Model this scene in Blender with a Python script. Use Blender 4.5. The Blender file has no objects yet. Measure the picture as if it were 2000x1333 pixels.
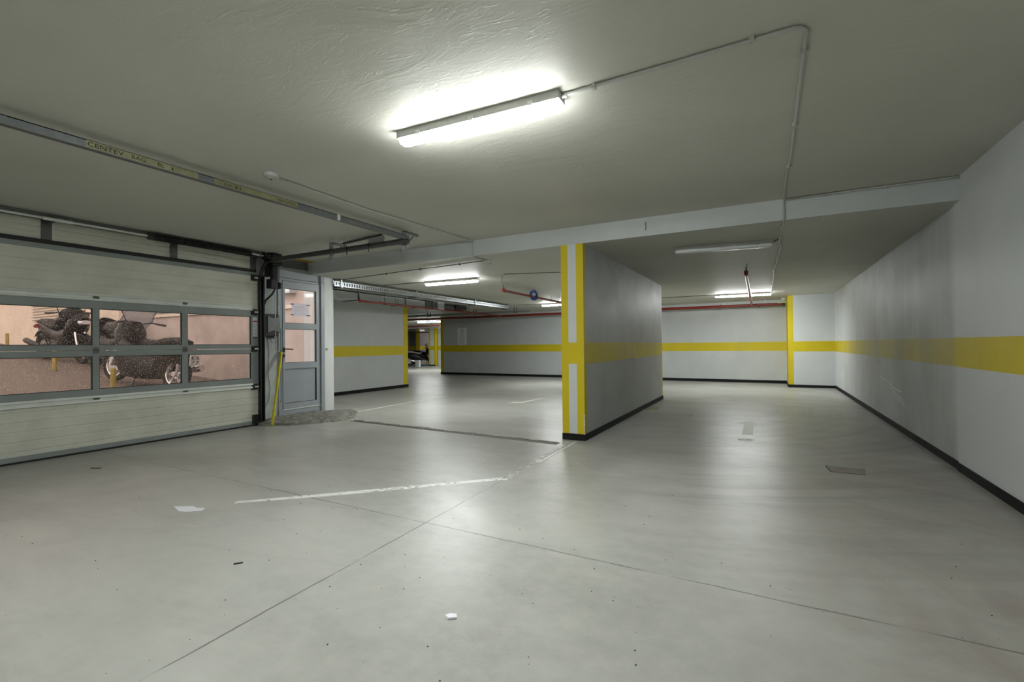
import bpy, bmesh, math, random
from mathutils import Vector, Matrix, Euler
random.seed(7)
PI = math.pi
sc = bpy.context.scene
COL = sc.collection

# ------------------------------------------------------------------ camera
YAW, PITCH, ROLL = math.radians(28.015), math.radians(0.534), math.radians(-0.594)
fw = Vector((-math.sin(YAW)*math.cos(PITCH), math.cos(YAW)*math.cos(PITCH), math.sin(PITCH)))
rt = Vector((math.cos(YAW), math.sin(YAW), 0)); up = rt.cross(fw)
r2 = rt*math.cos(ROLL) + up*math.sin(ROLL); u2 = -rt*math.sin(ROLL) + up*math.cos(ROLL)
cd = bpy.data.cameras.new('camera'); cam = bpy.data.objects.new('camera', cd); COL.objects.link(cam)
m = Matrix((r2, u2, -fw)).transposed().to_4x4(); m.translation = Vector((0, 0, 1.185))
cam.matrix_world = m
cd.sensor_width = 36; cd.lens = 16.83; cd.clip_start = 0.05; cd.clip_end = 200
sc.camera = cam
# ------------------------------------------------------------------ sky + exposure
SKY = 1.9
LAMP = 150.0
w = bpy.data.worlds.new('sky'); sc.world = w; w.use_nodes = True
bg = w.node_tree.nodes['Background']
bg.inputs[0].default_value = (1.0, 0.93, 0.88, 1); bg.inputs[1].default_value = SKY
sc.view_settings.view_transform = 'Standard'; sc.view_settings.look = 'None'
sc.view_settings.gamma = 1; sc.view_settings.use_curve_mapping = False
sc.view_settings.exposure = 0.40

# ------------------------------------------------------------------ node helpers
class N:
    def __init__(s, name):
        s.m = bpy.data.materials.new(name); s.m.use_nodes = True
        s.t = s.m.node_tree; s.b = s.t.nodes['Principled BSDF']; s.out = s.t.nodes['Material Output']
    def new(s, k): return s.t.nodes.new(k)
    def put(s, sock, v):
        if hasattr(v, 'is_output'): s.t.links.new(v, sock)
        elif isinstance(v, (tuple, list)) and sock.type == 'RGBA' and len(v) == 3: sock.default_value = (*v, 1)
        else: sock.default_value = v
    def math(s, op, a, b=0.0, clamp=False):
        n = s.new('ShaderNodeMath'); n.operation = op; n.use_clamp = clamp
        s.put(n.inputs[0], a); s.put(n.inputs[1], b); return n.outputs[0]
    def mix(s, f, a, b, mode='MIX'):
        n = s.new('ShaderNodeMix'); n.data_type = 'RGBA'; n.blend_type = mode
        s.put(n.inputs[0], f); s.put(n.inputs[6], a); s.put(n.inputs[7], b); return n.outputs[2]
    def pos(s): return s.new('ShaderNodeNewGeometry').outputs['Position']
    def objc(s): return s.new('ShaderNodeTexCoord').outputs['Object']
    def xyz(s, v):
        n = s.new('ShaderNodeSeparateXYZ'); s.put(n.inputs[0], v); return n.outputs
    def mapping(s, v, scale=(1, 1, 1), loc=(0, 0, 0)):
        n = s.new('ShaderNodeMapping'); s.put(n.inputs[0], v); n.inputs['Scale'].default_value = scale
        n.inputs['Location'].default_value = loc; return n.outputs[0]
    def noise(s, v, scale, detail=4, rough=0.55, dist=0.0):
        n = s.new('ShaderNodeTexNoise'); s.put(n.inputs['Vector'], v); n.inputs['Scale'].default_value = scale
        n.inputs['Detail'].default_value = detail; n.inputs['Roughness'].default_value = rough
        n.inputs['Distortion'].default_value = dist; return n.outputs[0]
    def ramp(s, v, lo, hi):
        n = s.new('ShaderNodeMapRange'); n.interpolation_type = 'SMOOTHSTEP'; s.put(n.inputs[0], v)
        n.inputs[1].default_value = lo; n.inputs[2].default_value = hi; return n.outputs[0]
    def band(s, v, lo, hi):
        return s.math('MULTIPLY', s.math('GREATER_THAN', v, lo), s.math('LESS_THAN', v, hi))
    def bump(s, h, strength=0.2, dist=0.01):
        n = s.new('ShaderNodeBump'); n.inputs['Strength'].default_value = strength; n.inputs['Distance'].default_value = dist
        s.put(n.inputs['Height'], h); s.t.links.new(n.outputs[0], s.b.inputs['Normal'])
    def set(s, color=None, rough=None, metal=None, spec=None):
        if color is not None: s.put(s.b.inputs['Base Color'], color)
        if rough is not None: s.put(s.b.inputs['Roughness'], rough)
        if metal is not None: s.put(s.b.inputs['Metallic'], metal)
        if spec is not None: s.put(s.b.inputs['Specular IOR Level'], spec)
        return s.m

def simple(name, col, rough=0.5, metal=0.0, var=0.08, scale=14.0, spec=0.5, bump=0.0):
    n = N(name); p = n.objc()
    f = n.noise(p, scale, 5)
    dark = tuple(c*(1-var*1.6) for c in col); lite = tuple(min(1, c*(1+var)) for c in col)
    n.set(n.mix(n.ramp(f, 0.3, 0.7), dark, lite), n.math('ADD', n.math('MULTIPLY', f, 0.16), rough-0.08), metal, spec)
    if bump: n.bump(f, bump, 0.004)
    return n.m

YELLOW = (0.70, 0.56, 0.010)
WALL = (0.66, 0.685, 0.69)
ZB0, ZB1 = 0.948, 1.214
def wall_mat(name, stripes=(), dirt=0.25, base=WALL, band=True, grime_shade=None, white=()):
    n = N(name); p = n.pos(); x, y, z = n.xyz(p)
    f = n.noise(p, 1.6, 3, 0.6); f2 = n.noise(n.mapping(p, (1.5, 1.5, 0.30)), 1.0, 6, 0.68, 0.4); f3 = n.noise(p, 38, 3)
    d = n.math('MULTIPLY', n.ramp(n.math('ADD', n.math('MULTIPLY', f2, 0.45), n.math('MULTIPLY', n.noise(p, 1.1, 4, 0.62, 0.7), 0.55)), 0.42, 0.68), dirt)
    c = n.mix(n.ramp(f, 0.3, 0.75), tuple(v*0.94 for v in base), base)
    if band or stripes:
        msk = n.band(z, ZB0, ZB1) if band else 0.0
        for ax, lo, hi in stripes:
            msk = n.math('MAXIMUM', msk, n.band({'X': x, 'Y': y, 'Z': z}[ax], lo, hi))
        c = n.mix(msk, c, n.mix(f, YELLOW, tuple(v*0.86 for v in YELLOW)))
    c = n.mix(d, c, (0.23, 0.23, 0.215))
    if grime_shade:  # smears of grime plus a soft upright shadow edge, painted into the wall colour
        g = n.math('MULTIPLY', n.ramp(y, grime_shade[0], grime_shade[0]+0.25), n.math('SUBTRACT', 1.0, n.ramp(y, grime_shade[1]-4.5, grime_shade[1])))
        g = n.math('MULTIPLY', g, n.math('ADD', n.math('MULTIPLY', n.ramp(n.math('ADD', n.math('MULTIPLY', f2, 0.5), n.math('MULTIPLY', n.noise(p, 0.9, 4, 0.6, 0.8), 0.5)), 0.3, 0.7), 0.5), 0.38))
        c = n.mix(n.math('MULTIPLY', g, grime_shade[2]), c, (0.26, 0.265, 0.25))
    n.set(c, n.math('ADD', n.math('MULTIPLY', f, 0.2), 0.42), 0.0, 0.4)
    n.bump(n.math('ADD', n.math('MULTIPLY', f3, 0.4), f), 0.12, 0.006)
    return n.m

def floor_mat():
    n = N('polished_concrete'); p = n.pos(); x, y, z = n.xyz(p)
    f1 = n.noise(p, 0.45, 3, 0.6, 0.6); f2 = n.noise(n.mapping(p, (0.8, 2.2, 1)), 1.1, 5, 0.65, 0.8)
    f3 = n.noise(p, 9, 4, 0.7); f4 = n.noise(p, 120, 3, 0.6)
    c = n.mix(n.ramp(f1, 0.3, 0.72), (0.31, 0.31, 0.280), (0.47, 0.47, 0.435))
    c = n.mix(n.math('MULTIPLY', n.ramp(f2, 0.35, 0.85), 0.50), c, (0.22, 0.22, 0.20))
    c = n.mix(n.math('MULTIPLY', n.ramp(f3, 0.25, 0.80), 0.40), c, (0.52, 0.52, 0.48))
    c = n.mix(n.math('MULTIPLY', n.ramp(f4, 0.62, 0.8), 0.35), c, (0.17, 0.17, 0.155))
    # reddish damp stain near the right-hand wall
    st = n.math('MULTIPLY', n.math('SUBTRACT', 1.0, n.ramp(n.math('ABSOLUTE', n.math('SUBTRACT', x, 1.05)), 0.25, 1.3)), n.math('ADD', 0.35, n.ramp(n.noise(p, 1.7, 4, 0.6, 1.0), 0.36, 0.68)))
    st = n.math('MULTIPLY', st, n.math('SUBTRACT', 1.0, n.ramp(y, 5.0, 7.5)))
    c = n.mix(n.math('MULTIPLY', st, 0.50), c, (0.27, 0.222, 0.198))
    # tyre arcs swinging round the end of the partition
    cx = n.math('SUBTRACT', x, -2.1); cy = n.math('SUBTRACT', y, 9.5)
    rad = n.math('SQRT', n.math('ADD', n.math('MULTIPLY', cx, cx), n.math('MULTIPLY', cy, cy)))
    v = n.new('ShaderNodeCombineXYZ'); n.put(v.inputs[0], n.math('MULTIPLY', rad, 5.0)); n.put(v.inputs[1], n.math('MULTIPLY', n.math('ARCTAN2', cy, cx), 1.2))
    arcs = n.ramp(n.noise(v.outputs[0], 1.0, 5, 0.65, 0.3), 0.42, 0.72)
    arcs = n.math('MULTIPLY', arcs, n.math('MULTIPLY', n.ramp(rad, 1.6, 2.6), n.math('SUBTRACT', 1.0, n.ramp(rad, 5.0, 8.2))))
    arcs = n.math('MULTIPLY', arcs, n.ramp(x, -1.6, -0.3))
    c = n.mix(n.math('MULTIPLY', arcs, 0.48), c, (0.165, 0.165, 0.15))
    # cut joints
    wob = n.math('MULTIPLY', n.math('SUBTRACT', n.noise(p, 3.0, 3), 0.5), 0.022)
    j1 = n.math('ABSOLUTE', n.math('ADD', wob, n.math('SUBTRACT', y, n.math('SUBTRACT', 2.525, n.math('MULTIPLY', x, 0.0219)))))
    j2 = n.math('ABSOLUTE', n.math('ADD', wob, n.math('SUBTRACT', x, n.math('SUBTRACT', -1.97, n.math('MULTIPLY', y, 0.026)))))
    wid = n.math('MULTIPLY', n.ramp(n.noise(p, 1.3, 4, 0.7), 0.30, 0.62), 0.0058)
    l1 = n.math('LESS_THAN', j1, wid)
    l2 = n.math('MULTIPLY', n.math('LESS_THAN', j2, wid), n.math('LESS_THAN', y, 5.35))
    ln = n.math('MAXIMUM', l1, l2)
    c = n.mix(n.math('MULTIPLY', ln, 0.8), c, (0.09, 0.088, 0.08))
    rg = n.math('ADD', n.math('MULTIPLY', f2, 0.20), n.math('ADD', 0.19, n.math('MULTIPLY', f3, 0.14)))
    n.set(c, rg, 0.0, 0.5)
    h = n.math('SUBTRACT', n.math('ADD', n.math('MULTIPLY', f3, 0.35), n.math('ADD', n.math('MULTIPLY', f4, 0.08), n.math('MULTIPLY', f2, 0.7))), n.math('MULTIPLY', ln, 0.6))
    n.bump(h, 0.10, 0.012)
    return n.m

def ceil_mat():
    n = N('ceiling_paint'); p = n.pos()
    f1 = n.noise(n.mapping(p, (1.0, 2.4, 1)), 1.6, 6, 0.62, 1.3); f2 = n.noise(n.mapping(p, (3.0, 9.0, 1)), 2.2, 5, 0.6, 2.0); f3 = n.noise(p, 0.5, 4)
    c = n.mix(n.ramp(f3, 0.3, 0.7), (0.53, 0.53, 0.465), (0.60, 0.60, 0.535))
    c = n.mix(n.math('MULTIPLY', n.ramp(f2, 0.62, 0.8), 0.25), c, (0.38, 0.38, 0.34))
    n.set(c, 0.55, 0, 0.3)
    n.bump(n.math('ADD', f1, n.math('MULTIPLY', n.ramp(f2, 0.55, 0.8), 0.5)), 0.26, 0.016)
    return n.m

def galv_mat(name='galvanised_steel', col=(0.46, 0.49, 0.51), rough=0.38, metal=0.85):
    n = N(name); p = n.objc()
    v = n.new('ShaderNodeTexVoronoi'); n.put(v.inputs['Vector'], p); v.inputs['Scale'].default_value = 26
    g = n.noise(p, 5, 4)
    c = n.mix(v.outputs['Distance'], tuple(k*0.78 for k in col), col)
    n.set(c, n.math('ADD', n.math('MULTIPLY', g, 0.2), rough-0.1), metal); return n.m

def pane_mat(name, tint, dust, mesh=True):
    n = N(name); p = n.pos(); x, y, z = n.xyz(p)
    tr = n.new('ShaderNodeBsdfTransparent'); n.put(tr.inputs[0], tint)
    gl = n.new('ShaderNodeBsdfGlossy'); gl.inputs['Roughness'].default_value = 0.06; n.put(gl.inputs[0], (0.9, 0.9, 0.9))
    df = n.new('ShaderNodeBsdfTranslucent'); n.put(df.inputs[0], (0.70, 0.64, 0.61))
    fr = n.new('ShaderNodeFresnel'); fr.inputs[0].default_value = 1.35
    spots = n.ramp(n.noise(p, 95, 2, 0.5), 0.63, 0.69)
    dst = n.math('MULTIPLY', n.ramp(n.noise(n.mapping(p, (1, 2.2, 1.2)), 1.0, 4), 0.35, 0.75), dust)
    f = n.math('ADD', n.math('MULTIPLY', spots, 0.50 if mesh else 0.03), dst, True)
    if mesh:
        wv = n.math('MULTIPLY', n.math('ADD', n.math('SINE', n.math('MULTIPLY', z, 900.0)), n.math('SINE', n.math('MULTIPLY', y, 700.0))), 0.025)
        f = n.math('ADD', f, n.math('MAXIMUM', wv, 0.0), True)
    m1 = n.new('ShaderNodeMixShader'); n.put(m1.inputs[0], f); n.t.links.new(tr.outputs[0], m1.inputs[1]); n.t.links.new(df.outputs[0], m1.inputs[2])
    m2 = n.new('ShaderNodeMixShader'); n.put(m2.inputs[0], n.math('MULTIPLY', fr.outputs[0], 0.7 if mesh else 0.25)); n.t.links.new(m1.outputs[0], m2.inputs[1]); n.t.links.new(gl.outputs[0], m2.inputs[2])
    n.t.links.new(m2.outputs[0], n.out.inputs[0]); return n.m

def clear_mat(name, tint, gloss=0.1):
    n = N(name); tr = n.new('ShaderNodeBsdfTransparent'); n.put(tr.inputs[0], tint)
    gl = n.new('ShaderNodeBsdfGlossy'); gl.inputs['Roughness'].default_value = 0.08
    df = n.new('ShaderNodeBsdfDiffuse'); n.put(df.inputs[0], (0.95, 0.95, 0.98))
    f = n.math('ADD', n.math('MULTIPLY', n.noise(n.objc(), 6, 4), 0.3), 0.42)
    m1 = n.new('ShaderNodeMixShader'); n.put(m1.inputs[0], f); n.t.links.new(tr.outputs[0], m1.inputs[1]); n.t.links.new(df.outputs[0], m1.inputs[2])
    m2 = n.new('ShaderNodeMixShader'); m2.inputs[0].default_value = gloss; n.t.links.new(m1.outputs[0], m2.inputs[1]); n.t.links.new(gl.outputs[0], m2.inputs[2])
    n.t.links.new(m2.outputs[0], n.out.inputs[0]); return n.m

def emit_mat(name, col, s):
    n = N(name); p = n.objc(); f = n.noise(p, 3, 2)
    n.set((0.85, 0.87, 0.86), 0.4)
    n.put(n.b.inputs['Emission Color'], n.mix(f, col, tuple(c*0.97 for c in col))); nz = n.xyz(n.new('ShaderNodeNewGeometry').outputs['Normal'])[2]
    n.put(n.b.inputs['Emission Strength'], n.math('MULTIPLY', n.math('ADD', 0.36, n.math('MULTIPLY', n.math('MAXIMUM', n.math('MULTIPLY', nz, -1.0), 0.0), 0.64)), s))
    return n.m

def worn_paint(name, col, keep):
    n = N(name); p = n.pos(); f = n.noise(n.mapping(p, (1, 1, 1)), 22, 6, 0.75); g = n.noise(p, 1.4, 3)
    a = n.ramp(n.math('ADD', f, n.math('MULTIPLY', g, 0.5)), keep, keep+0.12)
    n.set(n.mix(g, col, tuple(c*0.85 for c in col)), 0.5); n.put(n.b.inputs['Alpha'], a); return n.m

M = {}
M['floor'] = floor_mat(); M['ceil'] = ceil_mat()
M['wall_right'] = wall_mat('wall_paint_right', dirt=0.10)
M['wall_right_far'] = wall_mat('wall_paint_right_far', dirt=0.22, grime_shade=(5.75, 14.0, 0.75))
M['wall'] = wall_mat('wall_paint', dirt=0.10)
M['wall_left'] = wall_mat('wall_paint_left', stripes=[('Y', 10.77, 11.0)], dirt=0.12, base=(0.56, 0.58, 0.58))
M['wall_far'] = wall_mat('wall_paint_far', stripes=[('X', -12.4, -12.08)], dirt=0.12, base=(0.60, 0.625, 0.63))
M['pilaster'] = wall_mat('wall_paint_pilaster', stripes=[('X', 0.40, 0.625)], dirt=0.06)
M['partition'] = wall_mat('wall_paint_partition', stripes=[('Y', 5.63, 5.715), ('Y', 10.55, 10.7)], dirt=0.42, base=(0.50, 0.52, 0.525))
M['partition_end'] = wall_mat('wall_paint_partition_end', stripes=[('X', -2.30, -2.192), ('X', -2.085, -1.9)], dirt=0.05)
M['back_col'] = wall_mat('wall_paint_back_column', stripes=[('X', -18.2, -18.02), ('X', -17.74, -17.4)], dirt=0.05)
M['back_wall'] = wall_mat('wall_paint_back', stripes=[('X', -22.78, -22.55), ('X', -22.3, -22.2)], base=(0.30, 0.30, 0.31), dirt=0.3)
M['plain_white'] = wall_mat('white_plaster', dirt=0.08, band=False)
M['pier'] = wall_mat('white_pier_paint', dirt=0.12, band=False, base=(0.74, 0.755, 0.74))
M['step'] = wall_mat('soffit_paint', dirt=0.10, band=False, base=(0.57, 0.60, 0.60))
M['base'] = simple('black_rubber_skirting', (0.014, 0.014, 0.015), 0.65, 0, 0.05, 14, 0.15)
M['galv'] = galv_mat(); M['duct'] = galv_mat('duct_steel', (0.62, 0.67, 0.70), 0.30, 0.45)
M['rail'] = simple('grey_steel', (0.17, 0.175, 0.175), 0.42, 0.55)
M['dark_steel'] = simple('dark_steel', (0.055, 0.055, 0.055), 0.45, 0.5)
M['black'] = simple('black_plastic', (0.016, 0.016, 0.017), 0.5)
M['cream'] = simple('cream_panel', (0.68, 0.69, 0.60), 0.42, 0, 0.06, 3.0)
M['alu'] = simple('grey_aluminium', (0.285, 0.315, 0.31), 0.42, 0.1, 0.05, 4)
M['alu_light'] = simple('pale_aluminium', (0.80, 0.83, 0.79), 0.35, 0.05, 0.05, 4)
M['door_grey'] = simple('grey_door_paint', (0.33, 0.365, 0.39), 0.4, 0, 0.04, 4)
M['door_dark'] = simple('dark_grey_panel', (0.12, 0.125, 0.13), 0.5)
M['jamb'] = simple('pale_grey_jamb', (0.46, 0.485, 0.48), 0.5, 0, 0.08, 5)
M['pane'] = pane_mat('mesh_acrylic', (0.80, 0.76, 0.73), 0.03)
M['pane_door'] = pane_mat('door_acrylic', (0.96, 0.93, 0.92), 0.12, False)
M['white_plastic'] = simple('white_plastic', (0.70, 0.71, 0.69), 0.4, 0, 0.03)
M['conduit'] = simple('grey_conduit', (0.46, 0.465, 0.44), 0.45, 0, 0.05)
M['cable_white'] = simple('white_cable', (0.66, 0.66, 0.62), 0.5)
M['cable_dark'] = simple('dark_cable', (0.07, 0.068, 0.06), 0.5)
M['lamp'] = emit_mat('lit_diffuser', (0.965, 1.0, 0.985), LAMP)
M['lamp_far'] = emit_mat('lit_diffuser_back_room', (1.0, 0.88, 0.86), LAMP*0.3)
M['lamp_off'] = simple('unlit_diffuser', (0.78, 0.80, 0.81), 0.25, 0, 0.03, 3)
M['red'] = simple('red_pipe_paint', (0.24, 0.024, 0.017), 0.32, 0, 0.06)
M['blue'] = simple('blue_cable', (0.012, 0.075, 0.30), 0.4)
M['blue_mat'] = simple('blue_sheet', (0.01, 0.10, 0.26), 0.5)
M['paper'] = simple('white_paper', (0.78, 0.79, 0.82), 0.6, 0, 0.02)
def thin_paper():
    n = N('backlit_paper'); tl = n.new('ShaderNodeBsdfTranslucent'); n.put(tl.inputs[0], (0.86, 0.87, 0.92)); df = n.new('ShaderNodeBsdfDiffuse')
    n.put(df.inputs[0], n.mix(n.noise(n.pos(), 9, 3), (0.84, 0.85, 0.90), (0.78, 0.79, 0.84)))
    mx = n.new('ShaderNodeMixShader'); mx.inputs[0].default_value = 0.6; n.t.links.new(df.outputs[0], mx.inputs[1]); n.t.links.new(tl.outputs[0], mx.inputs[2])
    n.t.links.new(mx.outputs[0], n.out.inputs[0]); return n.m
M['thin_paper'] = thin_paper()
M['ink'] = simple('grey_print', (0.42, 0.41, 0.43), 0.6)
M['ink_black'] = simple('black_marker', (0.02, 0.02, 0.015), 0.6)
M['red_ink'] = simple('red_print', (0.45, 0.05, 0.06), 0.6)
M['tape'] = simple('cream_tape', (0.34, 0.33, 0.19), 0.55, 0, 0.12, 9)
M['yellow_pole'] = simple('yellow_pole_paint', (0.58, 0.52, 0.012), 0.4, 0, 0.08)
M['yellow_strip'] = simple('yellow_strip_paint', (0.50, 0.34, 0.012), 0.5, 0, 0.18, 6)
M['line'] = worn_paint('white_floor_paint', (0.84, 0.85, 0.83), 0.60)
M['line_worn'] = worn_paint('worn_floor_paint', (0.74, 0.75, 0.72), 0.70)
M['line_thin'] = worn_paint('cream_floor_paint', (0.80, 0.79, 0.70), 0.46)
M['rough_conc'] = simple('rough_concrete', (0.24, 0.235, 0.205), 0.85, 0, 0.26, 12, 0.2, 0.8)
M['drain'] = simple('drain_dirt', (0.055, 0.053, 0.045), 0.8)
M['drain_rim'] = simple('drain_rim_steel', (0.17, 0.165, 0.15), 0.6, 0.3, 0.2, 20)
M['patch'] = simple('repair_mortar', (0.29, 0.255, 0.235), 0.6, 0, 0.1, 12)
M['straw'] = simple('yellow_scrap', (0.55, 0.47, 0.14), 0.7)
M['grit'] = simple('dark_grit', (0.05, 0.048, 0.04), 0.9)
# outdoors
def paving_mat():
    n = N('driveway_setts'); p = n.pos()
    v = n.new('ShaderNodeTexVoronoi'); n.put(v.inputs['Vector'], n.mapping(p, (16, 20, 16))); v.inputs['Scale'].default_value = 1.0
    f = n.noise(p, 3, 5)
    c = n.mix(n.ramp(v.outputs['Distance'], 0.1, 0.6), (0.19, 0.145, 0.125), (0.11, 0.085, 0.072))
    c = n.mix(n.math('MULTIPLY', f, 0.6), c, (0.20, 0.16, 0.14))
    n.set(c, 0.8, 0, 0.2); n.bump(v.outputs['Distance'], 0.5, 0.02); return n.m
M['paving'] = paving_mat()
M['plaster'] = simple('pink_plaster', (0.52, 0.44, 0.405), 0.85, 0, 0.10, 2.0)
M['facade'] = simple('tan_facade', (0.80, 0.67, 0.55), 0.85, 0, 0.06, 1.2)
M['stone_cap'] = simple('pale_coping', (0.70, 0.62, 0.52), 0.7)
M['tyre'] = simple('tyre_rubber', (0.010, 0.010, 0.010), 0.85)
M['gloss_black'] = simple('gloss_black_bodywork', (0.010, 0.010, 0.011), 0.30, 0, 0.05, 4, 0.2)
M['silver'] = simple('silver_bodywork', (0.62, 0.63, 0.66), 0.25, 0.35, 0.04)
M['chrome'] = simple('chrome', (0.70, 0.70, 0.72), 0.15, 0.95, 0.03)
M['seat'] = simple('black_seat_vinyl', (0.018, 0.018, 0.018), 0.6, 0, 0.05, 14, 0.2)
M['seat_grey'] = simple('grey_seat_vinyl', (0.30, 0.28, 0.27), 0.55)
M['redlens'] = simple('red_lens', (0.42, 0.015, 0.02), 0.2)
M['screen'] = clear_mat('clear_windscreen', (0.88, 0.88, 0.90), 0.14)
M['lens'] = simple('headlamp_lens', (0.75, 0.76, 0.78), 0.12, 0.2)

# ------------------------------------------------------------------ mesh helpers
class MB:
    def __init__(s): s.v = []; s.f = []
    def quad(s, a, b, c, d):
        i = len(s.v); s.v += [tuple(a), tuple(b), tuple(c), tuple(d)]; s.f.append((i, i+1, i+2, i+3)); return s
    def box(s, x0, x1, y0, y1, z0, z1):
        i = len(s.v)
        s.v += [(x, y, z) for x in (x0, x1) for y in (y0, y1) for z in (z0, z1)]
        s.f += [tuple(i+k for k in q) for q in ((0, 1, 3, 2), (4, 6, 7, 5), (0, 4, 5, 1), (2, 3, 7, 6), (0, 2, 6, 4), (1, 5, 7, 3))]
        return s
    def obox(s, c, ax, ay, az, hx, hy, hz):
        i = len(s.v); c = Vector(c); ax, ay, az = Vector(ax).normalized(), Vector(ay).normalized(), Vector(az).normalized()
        s.v += [tuple(c+ax*hx*a+ay*hy*b+az*hz*d) for a in (-1, 1) for b in (-1, 1) for d in (-1, 1)]
        s.f += [tuple(i+k for k in q) for q in ((0, 1, 3, 2), (4, 6, 7, 5), (0, 4, 5, 1), (2, 3, 7, 6), (0, 2, 6, 4), (1, 5, 7, 3))]
        return s
    def bar(s, a, b, wid, hgt, upv=(0, 0, 1)):
        a, b = Vector(a), Vector(b); d = b-a; L = d.length; d.normalize()
        side = d.cross(Vector(upv))
        if side.length < 1e-4: side = d.cross(Vector((1, 0, 0)))
        side.normalize(); u = side.cross(d)
        return s.obox((a+b)/2, d, side, u, L/2, wid/2, hgt/2)
    def ring(s, c, ax, ay, r, n=10, ry=None):
        i = len(s.v); ry = r if ry is None else ry; c = Vector(c)
        for k in range(n):
            t = 2*PI*k/n; s.v.append(tuple(c+ax*(r*math.cos(t))+ay*(ry*math.sin(t))))
        return list(range(i, i+n))
    def bridge(s, A, B):
        n = len(A)
        for k in range(n): s.f.append((A[k], A[(k+1) % n], B[(k+1) % n], B[k]))
    def tube(s, pts, r, n=8, caps=True, closed=False):
        pts = [Vector(p) for p in pts]; rings = []; prev = None
        N_ = len(pts)
        for k, p in enumerate(pts):
            if closed: d = pts[(k+1) % N_]-pts[k-1]
            else: d = (pts[min(k+1, N_-1)]-pts[max(k-1, 0)])
            d.normalize()
            if prev is None:
                a = d.cross(Vector((0, 0, 1)))
                if a.length < 1e-3: a = d.cross(Vector((1, 0, 0)))
            else: a = prev - d*prev.dot(d)
            a.normalize(); prev = a; b = d.cross(a)
            rr = r[k] if isinstance(r, (list, tuple)) else r
            rings.append(s.ring(p, a, b, rr, n))
        for k in range(len(rings)-1): s.bridge(rings[k], rings[k+1])
        if closed: s.bridge(rings[-1], rings[0])
        elif caps: s.f.append(tuple(reversed(rings[0]))); s.f.append(tuple(rings[-1]))
        return s
    def cyl(s, a, b, r, n=14): return s.tube([a, b], r, n)
    def loft(s, secs, n=16, e=2.5):
        """secs: (center, side vector, up vector, half width, half height)"""
        rings = []
        for c, ax, ay, w_, h_ in secs:
            i = len(s.v); c = Vector(c); ax = Vector(ax).normalized(); ay = Vector(ay).normalized()
            for k in range(n):
                t = 2*PI*k/n; ct, st = math.cos(t), math.sin(t)
                s.v.append(tuple(c+ax*(w_*math.copysign(abs(ct)**(2/e), ct))+ay*(h_*math.copysign(abs(st)**(2/e), st))))
            rings.append(list(range(i, i+n)))
        for k in range(len(rings)-1): s.bridge(rings[k], rings[k+1])
        s.f.append(tuple(reversed(rings[0]))); s.f.append(tuple(rings[-1])); return s
    def lathe(s, c, prof, axis=(0, 0, 1), n=24):
        """prof: (radius, offset along axis)"""
        ax = Vector(axis).normalized(); a = ax.cross(Vector((1, 0, 0)))
        if a.length < 1e-3: a = ax.cross(Vector((0, 1, 0)))
        a.normalize(); b = ax.cross(a); rings = [s.ring(Vector(c)+ax*o, a, b, max(r, 1e-4), n) for r, o in prof]
        for k in range(len(rings)-1): s.bridge(rings[k], rings[k+1])
        s.f.append(tuple(reversed(rings[0]))); s.f.append(tuple(rings[-1])); return s
    def prism(s, poly, d):
        i = len(s.v); n = len(poly); d = Vector(d)
        s.v += [tuple(p) for p in poly]+[tuple(Vector(p)+d) for p in poly]
        s.f.append(tuple(range(i, i+n))); s.f.append(tuple(reversed(range(i+n, i+2*n))))
        for k in range(n): s.f.append((i+k, i+n+k, i+n+(k+1) % n, i+(k+1) % n)); 
        return s
    def obj(s, name, mat, parent=None, smooth=False, bevel=0.0):
        me = bpy.data.meshes.new(name); me.from_pydata(s.v, [], s.f)
        bm = bmesh.new(); bm.from_mesh(me); bmesh.ops.recalc_face_normals(bm, faces=bm.faces); bm.to_mesh(me); bm.free()
        me.materials.append(M[mat] if isinstance(mat, str) else mat)
        o = bpy.data.objects.new(name, me); COL.objects.link(o)
        if smooth:
            for p in me.polygons: p.use_smooth = True
            try: me.set_sharp_from_angle(angle=math.radians(42))
            except Exception: pass
        if bevel:
            b = o.modifiers.new('bevel', 'BEVEL'); b.width = bevel; b.segments = 2; b.limit_method = 'ANGLE'
        if parent is not None:
            o.parent = parent; o.matrix_parent_inverse = Matrix.Translation(-Vector(parent.location))
        return o

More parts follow.
